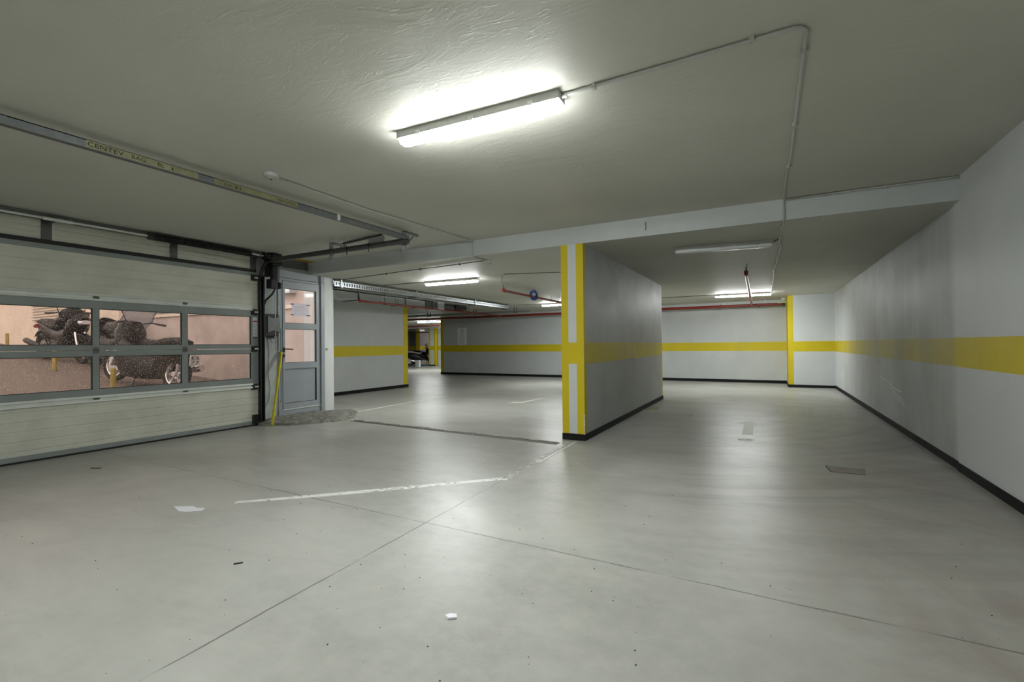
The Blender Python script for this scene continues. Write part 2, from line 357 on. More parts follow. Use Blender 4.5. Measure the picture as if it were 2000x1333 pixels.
def tag(o, label, cat, group=None, kind=None):
    o['label'] = label; o['category'] = cat
    if group: o['group'] = group
    if kind: o['kind'] = kind
    return o
def thing(name, loc, label, cat, group=None, kind=None):
    o = bpy.data.objects.new(name, None); COL.objects.link(o); o.location = loc; o.empty_display_size = 0.1
    return tag(o, label, cat, group, kind)
def struct(name, mb, mat, label, cat, bevel=0, **k):
    return tag(mb.obj(name, mat, bevel=bevel), label, cat, kind='structure')
def copy_tree(o, parent=None):
    c = o.copy(); COL.objects.link(c); c.parent = parent
    for ch in list(o.children): copy_tree(ch, c)
    return c
def text_mesh(name, body, mat, parent, origin, xdir, updir, height, width=None, depth=0.001):
    cu = bpy.data.curves.new(name, 'FONT'); cu.body = body; cu.size = 1.0; cu.extrude = 0.0
    cu.resolution_u = 2
    t = bpy.data.objects.new(name, cu); COL.objects.link(t); bpy.context.view_layer.update()
    me = bpy.data.meshes.new_from_object(t); COL.objects.unlink(t); bpy.data.objects.remove(t); bpy.data.curves.remove(cu)
    xs = [v.co.x for v in me.vertices]; ys = [v.co.y for v in me.vertices]
    if not xs: return None
    hx = max(xs)-min(xs); hy = max(ys)-min(ys); sy = height/hy; sx = (width/hx) if width else sy
    x_, u_ = Vector(xdir).normalized(), Vector(updir).normalized()
    for v in me.vertices: v.co = Vector(origin)+x_*((v.co.x-min(xs))*sx)+u_*((v.co.y-min(ys))*sy)
    me.materials.clear(); me.materials.append(M[mat]); o = bpy.data.objects.new(name, me); COL.objects.link(o)
    # real thickness
    so = o.modifiers.new('thickness', 'SOLIDIFY'); so.thickness = depth; so.offset = 0
    o.parent = parent; o.matrix_parent_inverse = Matrix.Translation(-Vector(parent.location)) if parent.parent is None else Matrix.Identity(4)
    return o

HC, LC = 2.655, 2.44          # high and low ceiling
XR, XG, YS = 1.541, -6.91, 5.625

# ================================================================== SETTING
# floor with the drain slot left open
D0, D1 = (-5.88, 5.565), (-2.24, 5.285); DW = 0.055
f = MB()
f.v = [(-30, -5.2, 0), (1.8, -5.2, 0), (1.8, D1[1], 0), (D1[0], D1[1], 0), (D0[0], D0[1], 0), (-6.98, D0[1], 0), (-6.98, -5.2, 0),
       (D0[0], D0[1]+DW, 0), (D1[0], D1[1]+DW, 0), (1.8, 34, 0), (-30, 34, 0), (-30, 6.0, 0), (-6.98, 6.0, 0),
       (D0[0], D0[1], -.05), (D1[0], D1[1], -.05), (D1[0], D1[1]+DW, -.05), (D0[0], D0[1]+DW, -.05)]
f.f = [(6, 1, 2, 3, 4, 5), (5, 4, 7, 12), (12, 7, 8, 9, 10, 11), (8, 3, 2, 9), (3, 4, 13, 14), (7, 8, 15, 16), (4, 7, 16, 13), (8, 3, 14, 15), (13, 14, 15, 16)]
f.f[3] = (8, 3, 2)
f.f[2] = (12, 7, 8, 2, 9, 10, 11)
floor = struct('floor', f, 'floor', 'polished grey concrete garage floor with cut joints and tyre marks', 'floor')
struct('ceiling', MB().box(-7.3, 1.8, -5.2, YS, HC, HC+.3), 'ceil', 'rough painted grey ceiling of the front bay by the roller door', 'ceiling')
struct('ceiling', MB().box(-7.3, 1.8, YS+.03, 34, LC, LC+.5).box(-30, -7.3, 6.42, 34, LC, LC+.5), 'ceil', 'lower painted ceiling beyond the white soffit step', 'ceiling')
struct('trim_1', MB().box(-7.0, XR+.05, YS, YS+.03, LC, HC+.02), 'step', 'pale soffit step where the ceiling drops over the striped column', 'soffit')
# walls
struct('wall_right', MB().box(XR-.008, XR+.25, -5.2, 5.78, 0, HC+.02), 'wall_right', 'clean pale wall with yellow band beside the front bay', 'wall')
struct('wall_right', MB().box(XR+.004, XR+.25, 5.78, 16.6, 0, LC+.02), 'wall_right_far', 'grimy pale wall with painted-in shade and yellow band along the curved lane', 'wall')
struct('wall_back', MB().box(-7.3, XR+.2, -5.2, -5.0, 0, HC+.02), 'wall', 'plain pale wall closing the front bay behind', 'wall')
struct('wall_far', MB().prism([(-12.25, 16.56, 0), (0.62, 15.95, 0), (0.62, 16.25, 0), (-12.25, 16.86, 0)], (0, 0, LC+.02)), 'wall_far', 'long pale end wall with yellow band and red pipe above', 'wall')
struct('wall_pilaster', MB().box(0.505, XR+.1, 14.70, 16.3, 0, LC+.02), 'pilaster', 'projecting wall corner with one yellow vertical stripe at the lane bend', 'wall')
part = struct('wall_partition', MB().box(-2.283, -1.990, YS+.012, 10.62, 0, LC+.02), 'partition', 'free-standing partition wall dividing two lanes, stained side with yellow band', 'wall')
pe = MB().box(-2.283, -1.990, YS, YS+.012, 0, LC+.001).obj('end_face', 'partition_end', part)
pe['label'] = 'yellow and white striped end face'
struct('wall_left', MB().box(-9.6, -9.30, 6.5, 10.97, 0, LC+.02), 'wall_left', 'pale side wall with yellow band and yellow striped end', 'wall')
struct('wall_pier', MB().box(-7.3, -6.945, 5.935, 6.14, 0, LC+.02), 'pier', 'white pier between grey side door and side lane', 'wall')
struct('wall_pier', MB().box(-7.46, -7.3, 5.935, 6.47, 0, LC+.2).box(-9.6, -7.46, 6.42, 6.58, 0, LC+.2), 'plain_white', 'white return wall hidden behind the side door pier', 'wall')
struct('wall_left', MB().box(-7.3, -6.95, -5.2, 0.62, 0, HC+.02), 'wall', 'pale wall beside the roller door jamb', 'wall')
# wall over the doors (closing strip between lintel and ceiling)
struct('trim_2', MB().box(-7.15, -6.99, 0.60, 5.94, 2.585, HC+.02), 'plain_white', 'narrow white lintel strip above the roller door panels', 'lintel')
# back room
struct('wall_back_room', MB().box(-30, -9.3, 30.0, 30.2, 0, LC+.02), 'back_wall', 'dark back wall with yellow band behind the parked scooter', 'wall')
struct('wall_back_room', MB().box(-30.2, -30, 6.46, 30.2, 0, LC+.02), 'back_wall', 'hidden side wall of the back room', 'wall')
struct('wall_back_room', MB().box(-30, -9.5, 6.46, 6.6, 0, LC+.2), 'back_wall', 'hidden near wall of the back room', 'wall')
struct('wall_back_room', MB().box(-17.55, -11.0, 23.45, 23.7, 0, LC+.02), 'wall', 'short pale wall beside the back column', 'wall')
struct('wall_back_room', MB().box(-12.25, -11.9, 16.7, 23.5, 0, LC+.02), 'wall', 'hidden wall behind the long end wall', 'wall')
struct('column_back', MB().box(-18.13, -17.62, 23.3, 23.8, 0, LC+.02), 'back_col', 'square white column with yellow corner stripes in the back room', 'column')
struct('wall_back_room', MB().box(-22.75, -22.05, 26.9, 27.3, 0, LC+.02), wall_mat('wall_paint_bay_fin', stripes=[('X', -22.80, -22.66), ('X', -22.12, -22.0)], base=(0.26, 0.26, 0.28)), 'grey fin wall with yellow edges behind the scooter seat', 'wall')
# skirtings
def skirt(name, a, b, t, label, h=0.07):
    a, b = Vector(a), Vector(b); d = (b-a).normalized(); nrm = Vector((t[0], t[1], 0))
    mb = MB().prism([(a.x, a.y, 0), (b.x, b.y, 0), (b.x+nrm.x, b.y+nrm.y, 0), (a.x+nrm.x, a.y+nrm.y, 0)], (0, 0, h))
    struct(name, mb, 'base', label, 'skirting')
skirt('baseboard_right', (XR-.008, -5, 0), (XR-.008, 5.78, 0), (-.012, 0), 'black skirting along the clean front-bay wall', 0.075)
skirt('baseboard_right', (XR+.004, 5.78, 0), (XR+.004, 14.70, 0), (-.012, 0), 'black skirting along the grimy lane wall', 0.075)
skirt('baseboard_far', (0.505, 14.70, 0), (XR, 14.70, 0), (0, -.015), 'black skirting on the projecting striped corner')
skirt('baseboard_far', (0.505, 14.70, 0), (0.505, 15.96, 0), (-.015, 0), 'black skirting on the return of the striped corner')
skirt('baseboard_far', (-12.25, 16.56, 0), (0.505, 15.955, 0), (-.0008, -.015), 'black skirting along the long end wall', 0.085)
skirt('baseboard_partition', (-1.990, YS, 0), (-1.990, 10.62, 0), (.012, 0), 'black skirting along the stained side of the partition', 0.08)
skirt('baseboard_partition', (-2.283, YS, 0), (-1.978, YS, 0), (0, -.012), 'black skirting across the striped partition end', 0.08)
skirt('baseboard_left', (-9.30, 6.14, 0), (-9.30, 10.97, 0), (.014, 0), 'black skirting on the side wall past the pier', 0.085)
skirt('baseboard_back', (-18.13, 23.3, 0), (-17.62, 23.3, 0), (0, -.02), 'black skirting round the back-room column', 0.08)
# paint chips at the struck corner of the partition
ch = MB()
random.seed(3)
for k in range(9):
    z = 0.01+0.31*k/9; wv = random.uniform(.006, .014)
    ch.box(-1.990-wv, -1.9885, YS-.0022, YS+.010, z, z+random.uniform(.02, .04))
cc = ch.obj('chipped_plaster', 'white_plastic', part); cc['label'] = 'bare white plaster where the corner paint is chipped'

wr_ = [o_ for o_ in COL.objects if o_.get('label', '').startswith('grimy pale wall')][0]
for pts in ([(9.25, 1.01-.35), (8.95, .62), (8.60, .60)], [(8.55, .58), (8.2, .53), (7.9, .52)], [(8.5, .52), (8.1, .46), (7.75, .42)], [(8.45, .47), (7.9, .38), (7.35, .32)], [(9.5, .88), (9.3, .87), (9.2, .875)]):
    MB().tube([(XR+.003, y_, z_) for y_, z_ in pts], .0035, 5).obj('scuff_mark', 'dark_steel', wr_)
# ================================================================== FLOOR MARKINGS, DRAIN, LITTER
def strip(name, pts, width, mat, label, z=0.0012, group=None, cat='floor marking'):
    mb = MB(); pts = [Vector((*p, 0)) for p in pts]; L = []; R_ = []
    for k, p in enumerate(pts):
        a = pts[max(k-1, 0)]; b = pts[min(k+1, len(pts)-1)]; d = (b-a).normalized(); nn = Vector((-d.y, d.x, 0))
        wd = width[k] if isinstance(width, (list, tuple)) else width
        L.append(p+nn*wd/2); R_.append(p-nn*wd/2)
    poly = L+R_[::-1]
    mb.prism([(p.x, p.y, 0.0004) for p in poly], (0, 0, z))
    return tag(mb.obj(name, mat), label, cat, group)
strip('floor_line', [(-3.62, 2.25), (-3.13, 2.70), (-2.06, 3.745)], [0.05, 0.075, 0.08], 'line', 'worn white floor line running diagonally to the joint')
strip('floor_line', [(-2.055, 3.73), (-2.10, 4.6), (-2.145, 5.50)], [0.085, 0.06, 0.045], 'line_worn', 'faded white floor line leading to the striped column foot')
strip('floor_line', [(-2.045, 4.4), (-2.075, 5.55)], 0.03, 'line_thin', 'thin cream floor line beside the faded white line')
strip('floor_line', [(-6.64, 6.2), (-6.68, 7.6), (-6.76, 9.95)], [0.055, 0.06, 0.03], 'line_thin', 'thin cream bay line starting near the white pier')
strip('floor_line', [(-9.2, 14.6), (-7.0, 14.45)], 0.05, 'line_worn', 'faint bay line before the long end wall')
a = MB().prism([(x, y, .0004) for x, y in ((-4.70, 8.62), (-4.44, 8.78), (-4.40, 9.75), (-4.47, 9.75), (-4.56, 8.95), (-4.72, 8.93))], (0, 0, .0012))
tag(a.obj('floor_arrow', 'line_thin'), 'small worn white arrow tip on the side lane floor', 'floor marking')
a = MB().prism([(x, y, .0004) for x, y in ((-.305, 6.9), (-.17, 6.9), (-.185, 7.78), (-.06, 7.80), (-.245, 8.15), (-.43, 7.80), (-.30, 7.78))], (0, 0, .0012))
tag(a.obj('floor_arrow', 'line_thin'), 'worn white direction arrow on the right lane floor', 'floor marking')
strip('floor_patch', [(-.33, 6.50), (-.15, 6.52)], 0.16, 'line_worn', 'faded white paint remnant below the lane arrow')
# repaired rectangle on floor
p = thing('floor_patch', (0.63, 5.34, 0), 'rectangular mortar repair outlined in the lane floor', 'floor patch')
MB().prism([(0.50, 5.24, .0004), (0.76, 5.23, .0004), (0.79, 5.45, .0004), (0.48, 5.455, .0004)], (0, 0, .0008)).obj('mortar', 'patch', p)
rim = MB()
for q0, q1 in (((0.50, 5.24), (0.76, 5.23)), ((0.79, 5.45), (0.48, 5.455)), ((0.48, 5.455), (0.50, 5.24))):
    rim.bar((*q0, .001), (*q1, .001), 0.007, 0.0016)
rim.obj('edge', 'grit', p)
# white painted square by the door
sq = MB().prism([(x, y, .0004) for x, y in ((-3.95, 1.985), (-3.83, 2.055), (-3.75, 2.045), (-3.70, 2.075), (-3.66, 2.03), (-3.73, 1.965), (-3.80, 1.945))], (0, 0, .0014))
tag(sq.obj('paint_blot', 'paper'), 'ragged white paint blot on the floor before the roller door', 'paint blot')
cr = MB(); cr.prism([(-1.262, 1.712, .0), (-1.235, 1.700, 0), (-1.205, 1.722, 0), (-1.222, 1.742, 0), (-1.25, 1.735, 0)], (0.004, 0.003, 0.010))
tag(cr.obj('plaster_crumb', 'paper', bevel=.002), 'small white plaster flake lying alone on the near floor', 'debris')
cr = MB(); cr.prism([(-1.16, 8.33, .0), (-1.12, 8.32, 0), (-1.11, 8.36, 0), (-1.15, 8.39, 0)], (0.003, 0, 0.012))
tag(cr.obj('plaster_crumb', 'paper', bevel=.002), 'tiny white flake on the lane floor past the partition', 'debris')
st = thing('yellow_strapping', (-1.86, 8.85, 0), 'crumpled yellow strapping scrap beside the partition foot', 'debris'); random.seed(5)
for k in range(8):
    a = random.uniform(0, PI); x = -1.86+random.gauss(0, .07); y = 8.85+random.gauss(0, .10); L = random.uniform(.05, .10)
    MB().tube([(x, y, .006), (x+math.cos(a)*L*.5, y+math.sin(a)*L*.5, .014), (x+math.cos(a+.5)*L, y+math.sin(a+.5)*L, .006)], .006, 5).obj('strap_curl', 'straw', st)
for (x, y, L, a_, lab) in ((-5.93, 2.27, .10, .5, 'thin dark twig near the roller door sill'), (-2.58, 1.62, .045, .9, 'short dark splinter on the open near floor'),):
    tag(MB().bar((x-L/2*math.cos(a_), y-L/2*math.sin(a_), .003), (x+L/2*math.cos(a_), y+L/2*math.sin(a_), .003), .009, .006).obj('splinter', 'grit'), lab, 'debris')
g = MB(); random.seed(11)
for k in range(260):
    x = random.uniform(-4.5, 1.4); y = random.uniform(.75, 3.2) if k < 200 else random.uniform(3.2, 5.4)
    r = random.choice((.0012, .0016, .002, .003)); a0 = random.uniform(0, 3)
    g.prism([(x+r*math.cos(a0+t)*random.uniform(.7, 1.3), y+r*math.sin(a0+t)*random.uniform(.7, 1.3), 0.0) for t in (0, 1.3, 2.6, 4.2, 5.2)], (r*.3, 0, r))
tag(g.obj('floor_grit', 'grit'), 'scattered dark grit on the near floor', 'grit', kind='stuff')
# drain
dr = thing('floor_drain', (-4.06, 5.45, 0), 'narrow dirty slot drain across the bay entrance to the striped column', 'drain')
dv = Vector((D1[0]-D0[0], D1[1]-D0[1], 0)).normalized()
MB().bar((D0[0], D0[1]+DW/2, -.036), (D1[0], D1[1]+DW/2, -.036), DW*.9, .016).obj('channel_bed', 'drain', dr)
for sgn in (0, 1):
    MB().bar((D0[0]-.02, D0[1]+DW*sgn+(.012 if sgn else -.008), .0015), (D1[0]+.02, D1[1]+DW*sgn+(.012 if sgn else -.008), .0015), .024 if sgn else .014, .005).obj('rim', 'drain_rim', dr)
ms = MB(); random.seed(2)
pts = []
for k in range(40):
    t = k/39; x = D0[0]+(D1[0]-D0[0])*t; y = D0[1]+(D1[1]-D0[1])*t+DW+.03+random.uniform(0.0, .09)*(1-.3*t)
    pts.append((x, y))
base_ = [(D0[0]+(D1[0]-D0[0])*k/39, D0[1]+(D1[1]-D0[1])*k/39+DW+.022) for k in range(40)]
for k in range(39): ms.quad((*base_[k], .0012), (*base_[k+1], .0012), (*pts[k+1], .0012), (*pts[k], .0012))
ms.obj('mortar_edge', 'rough_conc', dr)
for t in (.30, .42, .53, .66):
    c = Vector((D0[0]+(D1[0]-D0[0])*t, D0[1]+(D1[1]-D0[1])*t+.01, .002)); MB().lathe(c, [(.012, 0), (.012, .004), (.006, .006)], n=10).obj('bolt', 'galv', dr)
# rough kerb ramp before the side door
rp = MB(); random.seed(9)
edge = [(-6.83, 4.60), (-6.62, 4.74), (-6.40, 4.85), (-6.22, 5.08), (-6.10, 5.35), (-6.02, 5.60), (-6.08, 5.80), (-6.30, 6.05), (-6.60, 6.40), (-6.945, 6.62)]
inner = [(-6.97, 4.80), (-6.97, 4.90), (-6.95, 5.02), (-6.95, 5.2), (-6.95, 5.4), (-6.95, 5.6), (-6.945, 5.75), (-6.945, 5.9), (-6.945, 6.2), (-6.945, 6.55)]
hts = [.06, .075, .085, .09, .095, .10, .09, .07, .045, .01]
rows = []
for j, t in enumerate((0, .12, .35, .65, 1.0)):
    row = []
    for k in range(10):
        e_, i_ = Vector((*edge[k], 0)), Vector((*inner[k], 0)); q = e_.lerp(i_, t)
        zz = hts[k]*(0, .40, .62, .8, 1.0)[j]
        jit = .012 if 0 < j < 4 else 0
        row.append((q.x+random.uniform(-jit, jit), q.y+random.uniform(-jit, jit), max(0, zz+random.uniform(-jit, jit)*.6)))
    rows.append(row)
for r_ in rows: rp.v += r_
for j in range(4):
    for k in range(9): rp.f.append((j*10+k, j*10+k+1, (j+1)*10+k+1, (j+1)*10+k))
ko = rp.obj('kerb_ramp', 'rough_conc', smooth=True)
tag(ko, 'rough broken concrete kerb ramp at the foot of the grey side door', 'kerb')
sub = ko.modifiers.new('sub', 'SUBSURF'); sub.levels = 2; sub.render_levels = 2; sub.subdivision_type = 'SIMPLE'
tex = bpy.data.textures.new('lumps', 'CLOUDS'); tex.noise_scale = .07; dm = ko.modifiers.new('lumps', 'DISPLACE'); dm.texture = tex; dm.strength = .022; dm.mid_level = .5

# ================================================================== ROLLER / SECTIONAL DOOR
DY0, DY1 = 0.66, 4.665
gd = thing('door_1', (XG, 2.66, 0), 'cream sectional garage door with two rows of mesh windows', 'garage door', kind='structure')
def ribbed(z0, z1, grooves, y0=DY0, y1=DY1, x=XG, t=0.04):
    prof = [(x, z0)]
    for z in grooves: prof += [(x, z-.012), (x-.006, z-.006), (x-.006, z+.002), (x, z+.006)]
    prof += [(x, z1), (x-t, z1), (x-t, z0)]
    return MB().prism([(px, y0, pz) for px, pz in prof], (0, y1-y0, 0))
MB().box(XG-.035, XG+.004, DY0, DY1, .022, .078).obj('bottom_rail', 'alu', gd, bevel=.003)
MB().box(XG-.03, XG-.004, DY0, DY1, .0, .022).obj('rubber_seal', 'black', gd)
o = ribbed(.078, .575, (.125, .225, .33, .43, .53)).obj('bottom_panel', 'cream', gd); 
def rein(z0, z1):
    prof = [(XG, z0), (XG+.030, z0+.006), (XG+.022, z0+.026), (XG+.006, z0+.030), (XG+.006, z1-.034), (XG+.034, z1-.026), (XG+.024, z1-.004), (XG, z1)]
    return MB().prism([(a_, DY0+.02, b_) for a_, b_ in prof], (0, DY1-DY0-.12, 0)).obj('reinforcing_profile', 'alu_light', gd)
rein(.575, .655); rein(1.752, 1.84)
MB().box(XG-.04, XG, DY0, DY1, .575, .655).obj('bottom_panel_top', 'cream', gd)
MB().box(XG-.04, XG, DY0, DY1, 1.752, 1.84).obj('top_panel_base', 'cream', gd)
MUL = [(DY0, .76), (1.655, 1.715), (2.618, 2.680), (3.580, 3.652), (4.552, DY1)]
for nm, z0, z1, p0, p1 in (('lower_window_section', .655, 1.174, .725, 1.108), ('upper_window_section', 1.178, 1.752, 1.238, 1.665)):
    fr = MB().box(XG-.04, XG+.008, DY0, DY1, z0, p0).box(XG-.04, XG+.008, DY0, DY1, p1, z1)
    for a0, a1 in MUL: fr.box(XG-.04, XG+.008, a0, a1, p0, p1)
    fo = fr.obj(nm, 'alu', gd)
    for k in range(4):
        y0, y1 = MUL[k][1], MUL[k+1][0]
        pn = MB().box(XG-.027, XG-.021, y0+.002, y1-.002, p0+.002, p1-.002).obj('pane', 'pane', fo)
        pn.matrix_parent_inverse = Matrix.Identity(4)
        gk = MB()
        for (a0, a1, b0, b1) in ((y0, y0+.008, p0, p1), (y1-.008, y1, p0, p1), (y0, y1, p0, p0+.007), (y0, y1, p1-.007, p1)):
            gk.box(XG-.020, XG-.004, a0, a1, b0, b1)
        go = gk.obj('gasket', 'black', fo); go.matrix_parent_inverse = Matrix.Identity(4)
ribbed(1.84, 2.288, (1.95, 2.06, 2.17)).obj('top_panel', 'cream', gd)
MB().box(XG-.035, XG+.004, DY0, DY1, 2.288, 2.345).obj('top_rail', 'alu', gd, bevel=.003)
MB().box(XG-.05, XG+.020, DY0-.03, DY1-.03, 2.345, 2.388).obj('top_seal', 'black', gd, bevel=.004)
for a0, a1 in ((0.62, 2.20), (2.255, 3.475), (3.54, 4.585)):
    ribbed(2.385, 2.60, (2.47, 2.53), a0, a1, XG-.015, .05).obj('fascia_panel', 'cream', gd)
# hinges
for z in (.615, 1.176, 1.796):
    for y in (1.685, 2.649, 3.616):
        h = MB().box(XG+.008, XG+.014, y-.026, y+.026, z-.035, z+.035); h.cyl((XG+.018, y-.03, z), (XG+.018, y+.03, z), .007, 8)
        h.obj('hinge', 'rail', gd)
for z in (.60, 1.176, 1.735, 2.262):
    h = MB().box(XG+.008, XG+.016, DY1-.115, DY1-.02, z-.05, z+.045)
    for q in (-.016, .016): h.cyl((XG+.026, DY1-.10, z+q), (XG+.026, DY1+.03, z+q), .008, 8)
    h.obj('roller_carrier', 'dark_steel', gd)
    MB().box(XG+.034, XG+.040, DY1-.075, DY1-.015, z-.012, z+.010).obj('roller_shaft', 'alu_light', gd)
MB().box(XG+.008, XG+.012, DY1-.105, DY1+.02, 0.03, 0.17).obj('bottom_bracket', 'dark_steel', gd)
MB().cyl((XG+.03, DY1-.05, .055), (XG+.03, DY1+.16, .05), .02, 10).obj('bottom_roller', 'dark_steel', gd)
# notice on the stile
no = thing('notice_sticker', (XG+.009, 4.60, 1.30), 'narrow notice sticker with red heading on the roller door stile', 'sticker')
MB().box(XG+.0085, XG+.0100, 4.578, 4.650, 1.33, 1.655).obj('paper', 'paper', no)
MB().box(XG+.0101, XG+.0108, 4.580, 4.648, 1.585, 1.603).obj('red_bar', 'red_ink', no)
ln_ = MB()
for k in range(9): ln_.box(XG+.0101, XG+.0108, 4.590, 4.640-(k % 3)*.008, 1.39+k*.02, 1.396+k*.02)
ln_.obj('print', 'ink', no)
MB().box(XG+.0101, XG+.0108, 4.578, 4.650, 1.33, 1.36).obj('dark_bar', 'door_dark', no)

# jamb panel right of the roller door (wall between roller door and side door)
jm = MB().box(-7.10, -6.965, 4.63, 5.045, 0, 2.60)
struct('trim_3', jm, 'jamb', 'pale grey jamb panel between the roller door and side door', 'jamb')
sl = MB().box(-6.965, -6.955, 4.79, 5.045, .13, .145).box(-6.965, -6.955, 4.79, 5.045, .20, .206)
# door track
tk = thing('door_track', (-6.85, 4.72, 0), 'steel door track curving from the jamb to an overhead rail', 'door track')
tr_ = MB().box(-6.905, -6.84, 4.665, 4.678, 0.06, 2.30).box(-6.915, -6.905, 4.665, 4.735, 0.06, 2.30).box(-6.905, -6.84, 4.722, 4.735, .06, 2.30)
tr_.obj('vertical_rail', 'black', tk)
MB().box(-6.955, -6.915, 4.655, 4.665, 0.02, 2.60).box(-6.955, -6.86, 4.737, 4.745, 0.02, 2.34).obj('rail_angle', 'jamb', tk)
cu = []
for k in range(11):
    t = k/10*PI/2; cu.append((-6.875+.235*(1-math.cos(t)), 4.70, 2.28+.235*math.sin(t)))
MB().tube(cu, .026, 8).obj('curved_rail', 'dark_steel', tk, smooth=True)
hr = MB().box(-6.65, -3.945, 4.693, 4.699, 2.478, 2.545).box(-6.65, -3.945, 4.660, 4.699, 2.478, 2.484).box(-6.65, -3.945, 4.66, 4.699, 2.539, 2.545)
hr.obj('overhead_rail', 'rail', tk)
for xb, nm in ((-5.36, 1), (-4.05, 2)):
    hb = MB(); 
    for dx in (0,):
        hb.box(xb-.018, xb-.014, 4.70, 4.735, 2.40, HC); hb.box(xb-.018, xb+.018, 4.735, 4.739, 2.40, HC)
        hb.box(xb-.018, xb+.018, 4.735, 4.98, HC-.006, HC); hb.box(xb+.014, xb+.018, 4.735, 4.98, HC-.034, HC)
        hb.bar((xb, 4.742, 2.47), (xb, 4.93, HC-.008), .030, .005)
        for k in range(6): hb.box(xb-.006, xb+.006, 4.739, 4.741, 2.43+k*.034, 2.445+k*.034)
    hb.obj('hanger_bracket', 'galv', tk)
# bolts on rail
for x in (-5.02, -4.62): MB().cyl((x, 4.68, 2.44), (x, 4.68, 2.56), .006, 8).obj('bolt', 'dark_steel', tk)
# spring bumper
sb = MB().box(-4.62, -4.36, 4.688, 4.70, 2.545, 2.625); sb.obj('bumper_plate', 'galv', tk)
bp = MB(); bp.bar((-5.14, 4.70, 2.60), (-4.40, 4.70, 2.645), .030, .018); bp.obj('bumper_arm', 'dark_steel', tk)
sp = []
for k in range(90):
    t = k/89; a_ = t*2*PI*14; sp.append((-5.10+.52*t, 4.70+.017*math.cos(a_), 2.612+.030*t+.017*math.sin(a_)))
MB().tube(sp, .0042, 5).obj('bumper_spring', 'black', tk)
MB().lathe((-5.13, 4.70, 2.605), [(.024, -.014), (.026, 0), (.024, .014)], axis=(0, 1, 0), n=12).obj('bumper_roller', 'alu_light', tk)
# crossbar
cb = MB().box(-3.985, -3.979, 0.30, 4.735, 2.533, 2.588).box(-4.03, -3.979, 0.30, 4.735, 2.582, 2.588)
cbo = cb.obj('cross_bar', simple('cross_bar_steel', (.22, .235, .24), .45, .3), tk)
cbs = MB().box(-4.03, -3.985, 0.30, 4.735, 2.533, 2.537)
cbs.obj('cross_bar_flange', 'rail', tk)
def sub_of(o, par):
    o.parent = par; o.matrix_parent_inverse = Matrix.Identity(4); return o
for y0, y1 in ((1.475, 2.185), (2.315, 3.10)):
    t_ = MB().box(-3.979, -3.9778, y0, y1, 2.538, 2.584).obj('tape', 'tape', tk)
    sub_of(t_, cbo); t_['label'] = 'cream masking tape with black handwriting'
for body, y, wd, hh in (('CENTEV', 1.482, .205, .030), ('BAG', 1.735, .085, .028), ('BL', 1.900, .045, .026), ('1', 1.995, .010, .022), ('DV', 2.395, .060, .020), ('61', 2.485, .050, .024), ('GVR RAIVLR', 2.895, .185, .026)):
    t_ = text_mesh('lettering', body, 'ink_black', cbo, (-3.9772, y, 2.546), (0, 1, 0), (0, 0, 1), hh, wd, .0006)
    sub_of(t_, cbo)
MB().box(-3.99, -3.972, 3.59, 3.62, 2.53, 2.59).obj('rail_clip', 'alu_light', tk)
# torsion shaft
ts = thing('torsion_shaft', (-6.76, 2.7, 2.60), 'torsion spring shaft running above the roller door panels', 'door shaft')
MB().box(-6.86, -6.80, 0.6, 4.60, 2.622, 2.652).box(-6.80, -6.796, .6, 4.6, 2.60, 2.652).obj('angle_rail', 'rail', ts)
MB().cyl((-6.755, 0.6, 2.592), (-6.755, 4.85, 2.592), .0125, 12).obj('shaft', 'alu_light', ts, smooth=True)
spr = MB(); pts = []
for k in range(420):
    t = k/419; a_ = t*2*PI*60; pts.append((-6.755+.036*math.cos(a_), 3.17+1.28*t, 2.592+.036*math.sin(a_)))
spr.tube(pts, .0105, 5); spr.obj('spring', 'black', ts, smooth=True)
MB().lathe((-6.755, 3.14, 2.592), [(.03, -.03), (.045, -.02), (.045, .03), (.036, .04)], axis=(0, 1, 0), n=16).obj('spring_cone', 'dark_steel', ts)
for y in (2.22, 3.49, 4.60):
    bk = MB().box(-6.945, -6.915, y-.045, y+.045, 2.390, 2.65).box(-6.915, -6.72, y-.003, y+.003, 2.555, 2.625)
    bk.obj('bearing_bracket', 'rail', ts, bevel=.002)
MB().cyl((-6.73, 2.13, 2.585), (-6.73, 2.38, 2.585), .018, 10).obj('coupling', 'alu_light', ts)
MB().lathe((-6.755, 4.70, 2.592), [(.02, -.05), (.055, -.05), (.055, -.04), (.045, -.03), (.045, .03), (.055, .04), (.055, .05), (.02, .05)], axis=(0, 1, 0), n=20).obj('cable_drum', 'black', ts)
MB().cyl((-6.80, 4.70, 2.58), (-6.885, 4.70, .14), .0022, 6).obj('lifting_cable', 'dark_steel', ts)
# opener motor
mo = thing('door_opener', (-6.78, 4.86, 2.05), 'black chain-hoist door opener motor hanging at the shaft end', 'motor')
MB().box(-6.85, -6.68, 4.765, 4.925, 2.46, 2.648).obj('gearbox', 'black', mo, bevel=.015)
MB().lathe((-6.765, 4.855, 2.43), [(.045, .04), (.066, .02), (.068, -.10), (.066, -.19), (.04, -.20)], n=20).obj('motor_body', 'black', mo, smooth=True)
MB().box(-6.83, -6.70, 4.75, 4.87, 2.105, 2.25).obj('brake_box', 'black', mo, bevel=.012)
MB().lathe((-6.74, 4.905, 2.16), [(.052, -.02), (.058, -.005), (.052, .02)], axis=(0, 1, 0), n=20).obj('chain_wheel', 'black', mo)
MB().box(-6.94, -6.82, 4.80, 4.84, 2.30, 2.60).obj('mounting_plate', 'dark_steel', mo)
cab = [(-6.76, 4.86, 2.11), (-6.80, 4.83, 2.02), (-6.88, 4.78, 1.93), (-6.94, 4.79, 1.85), (-6.945, 4.80, 1.78), (-6.95, 4.79, 1.72)]
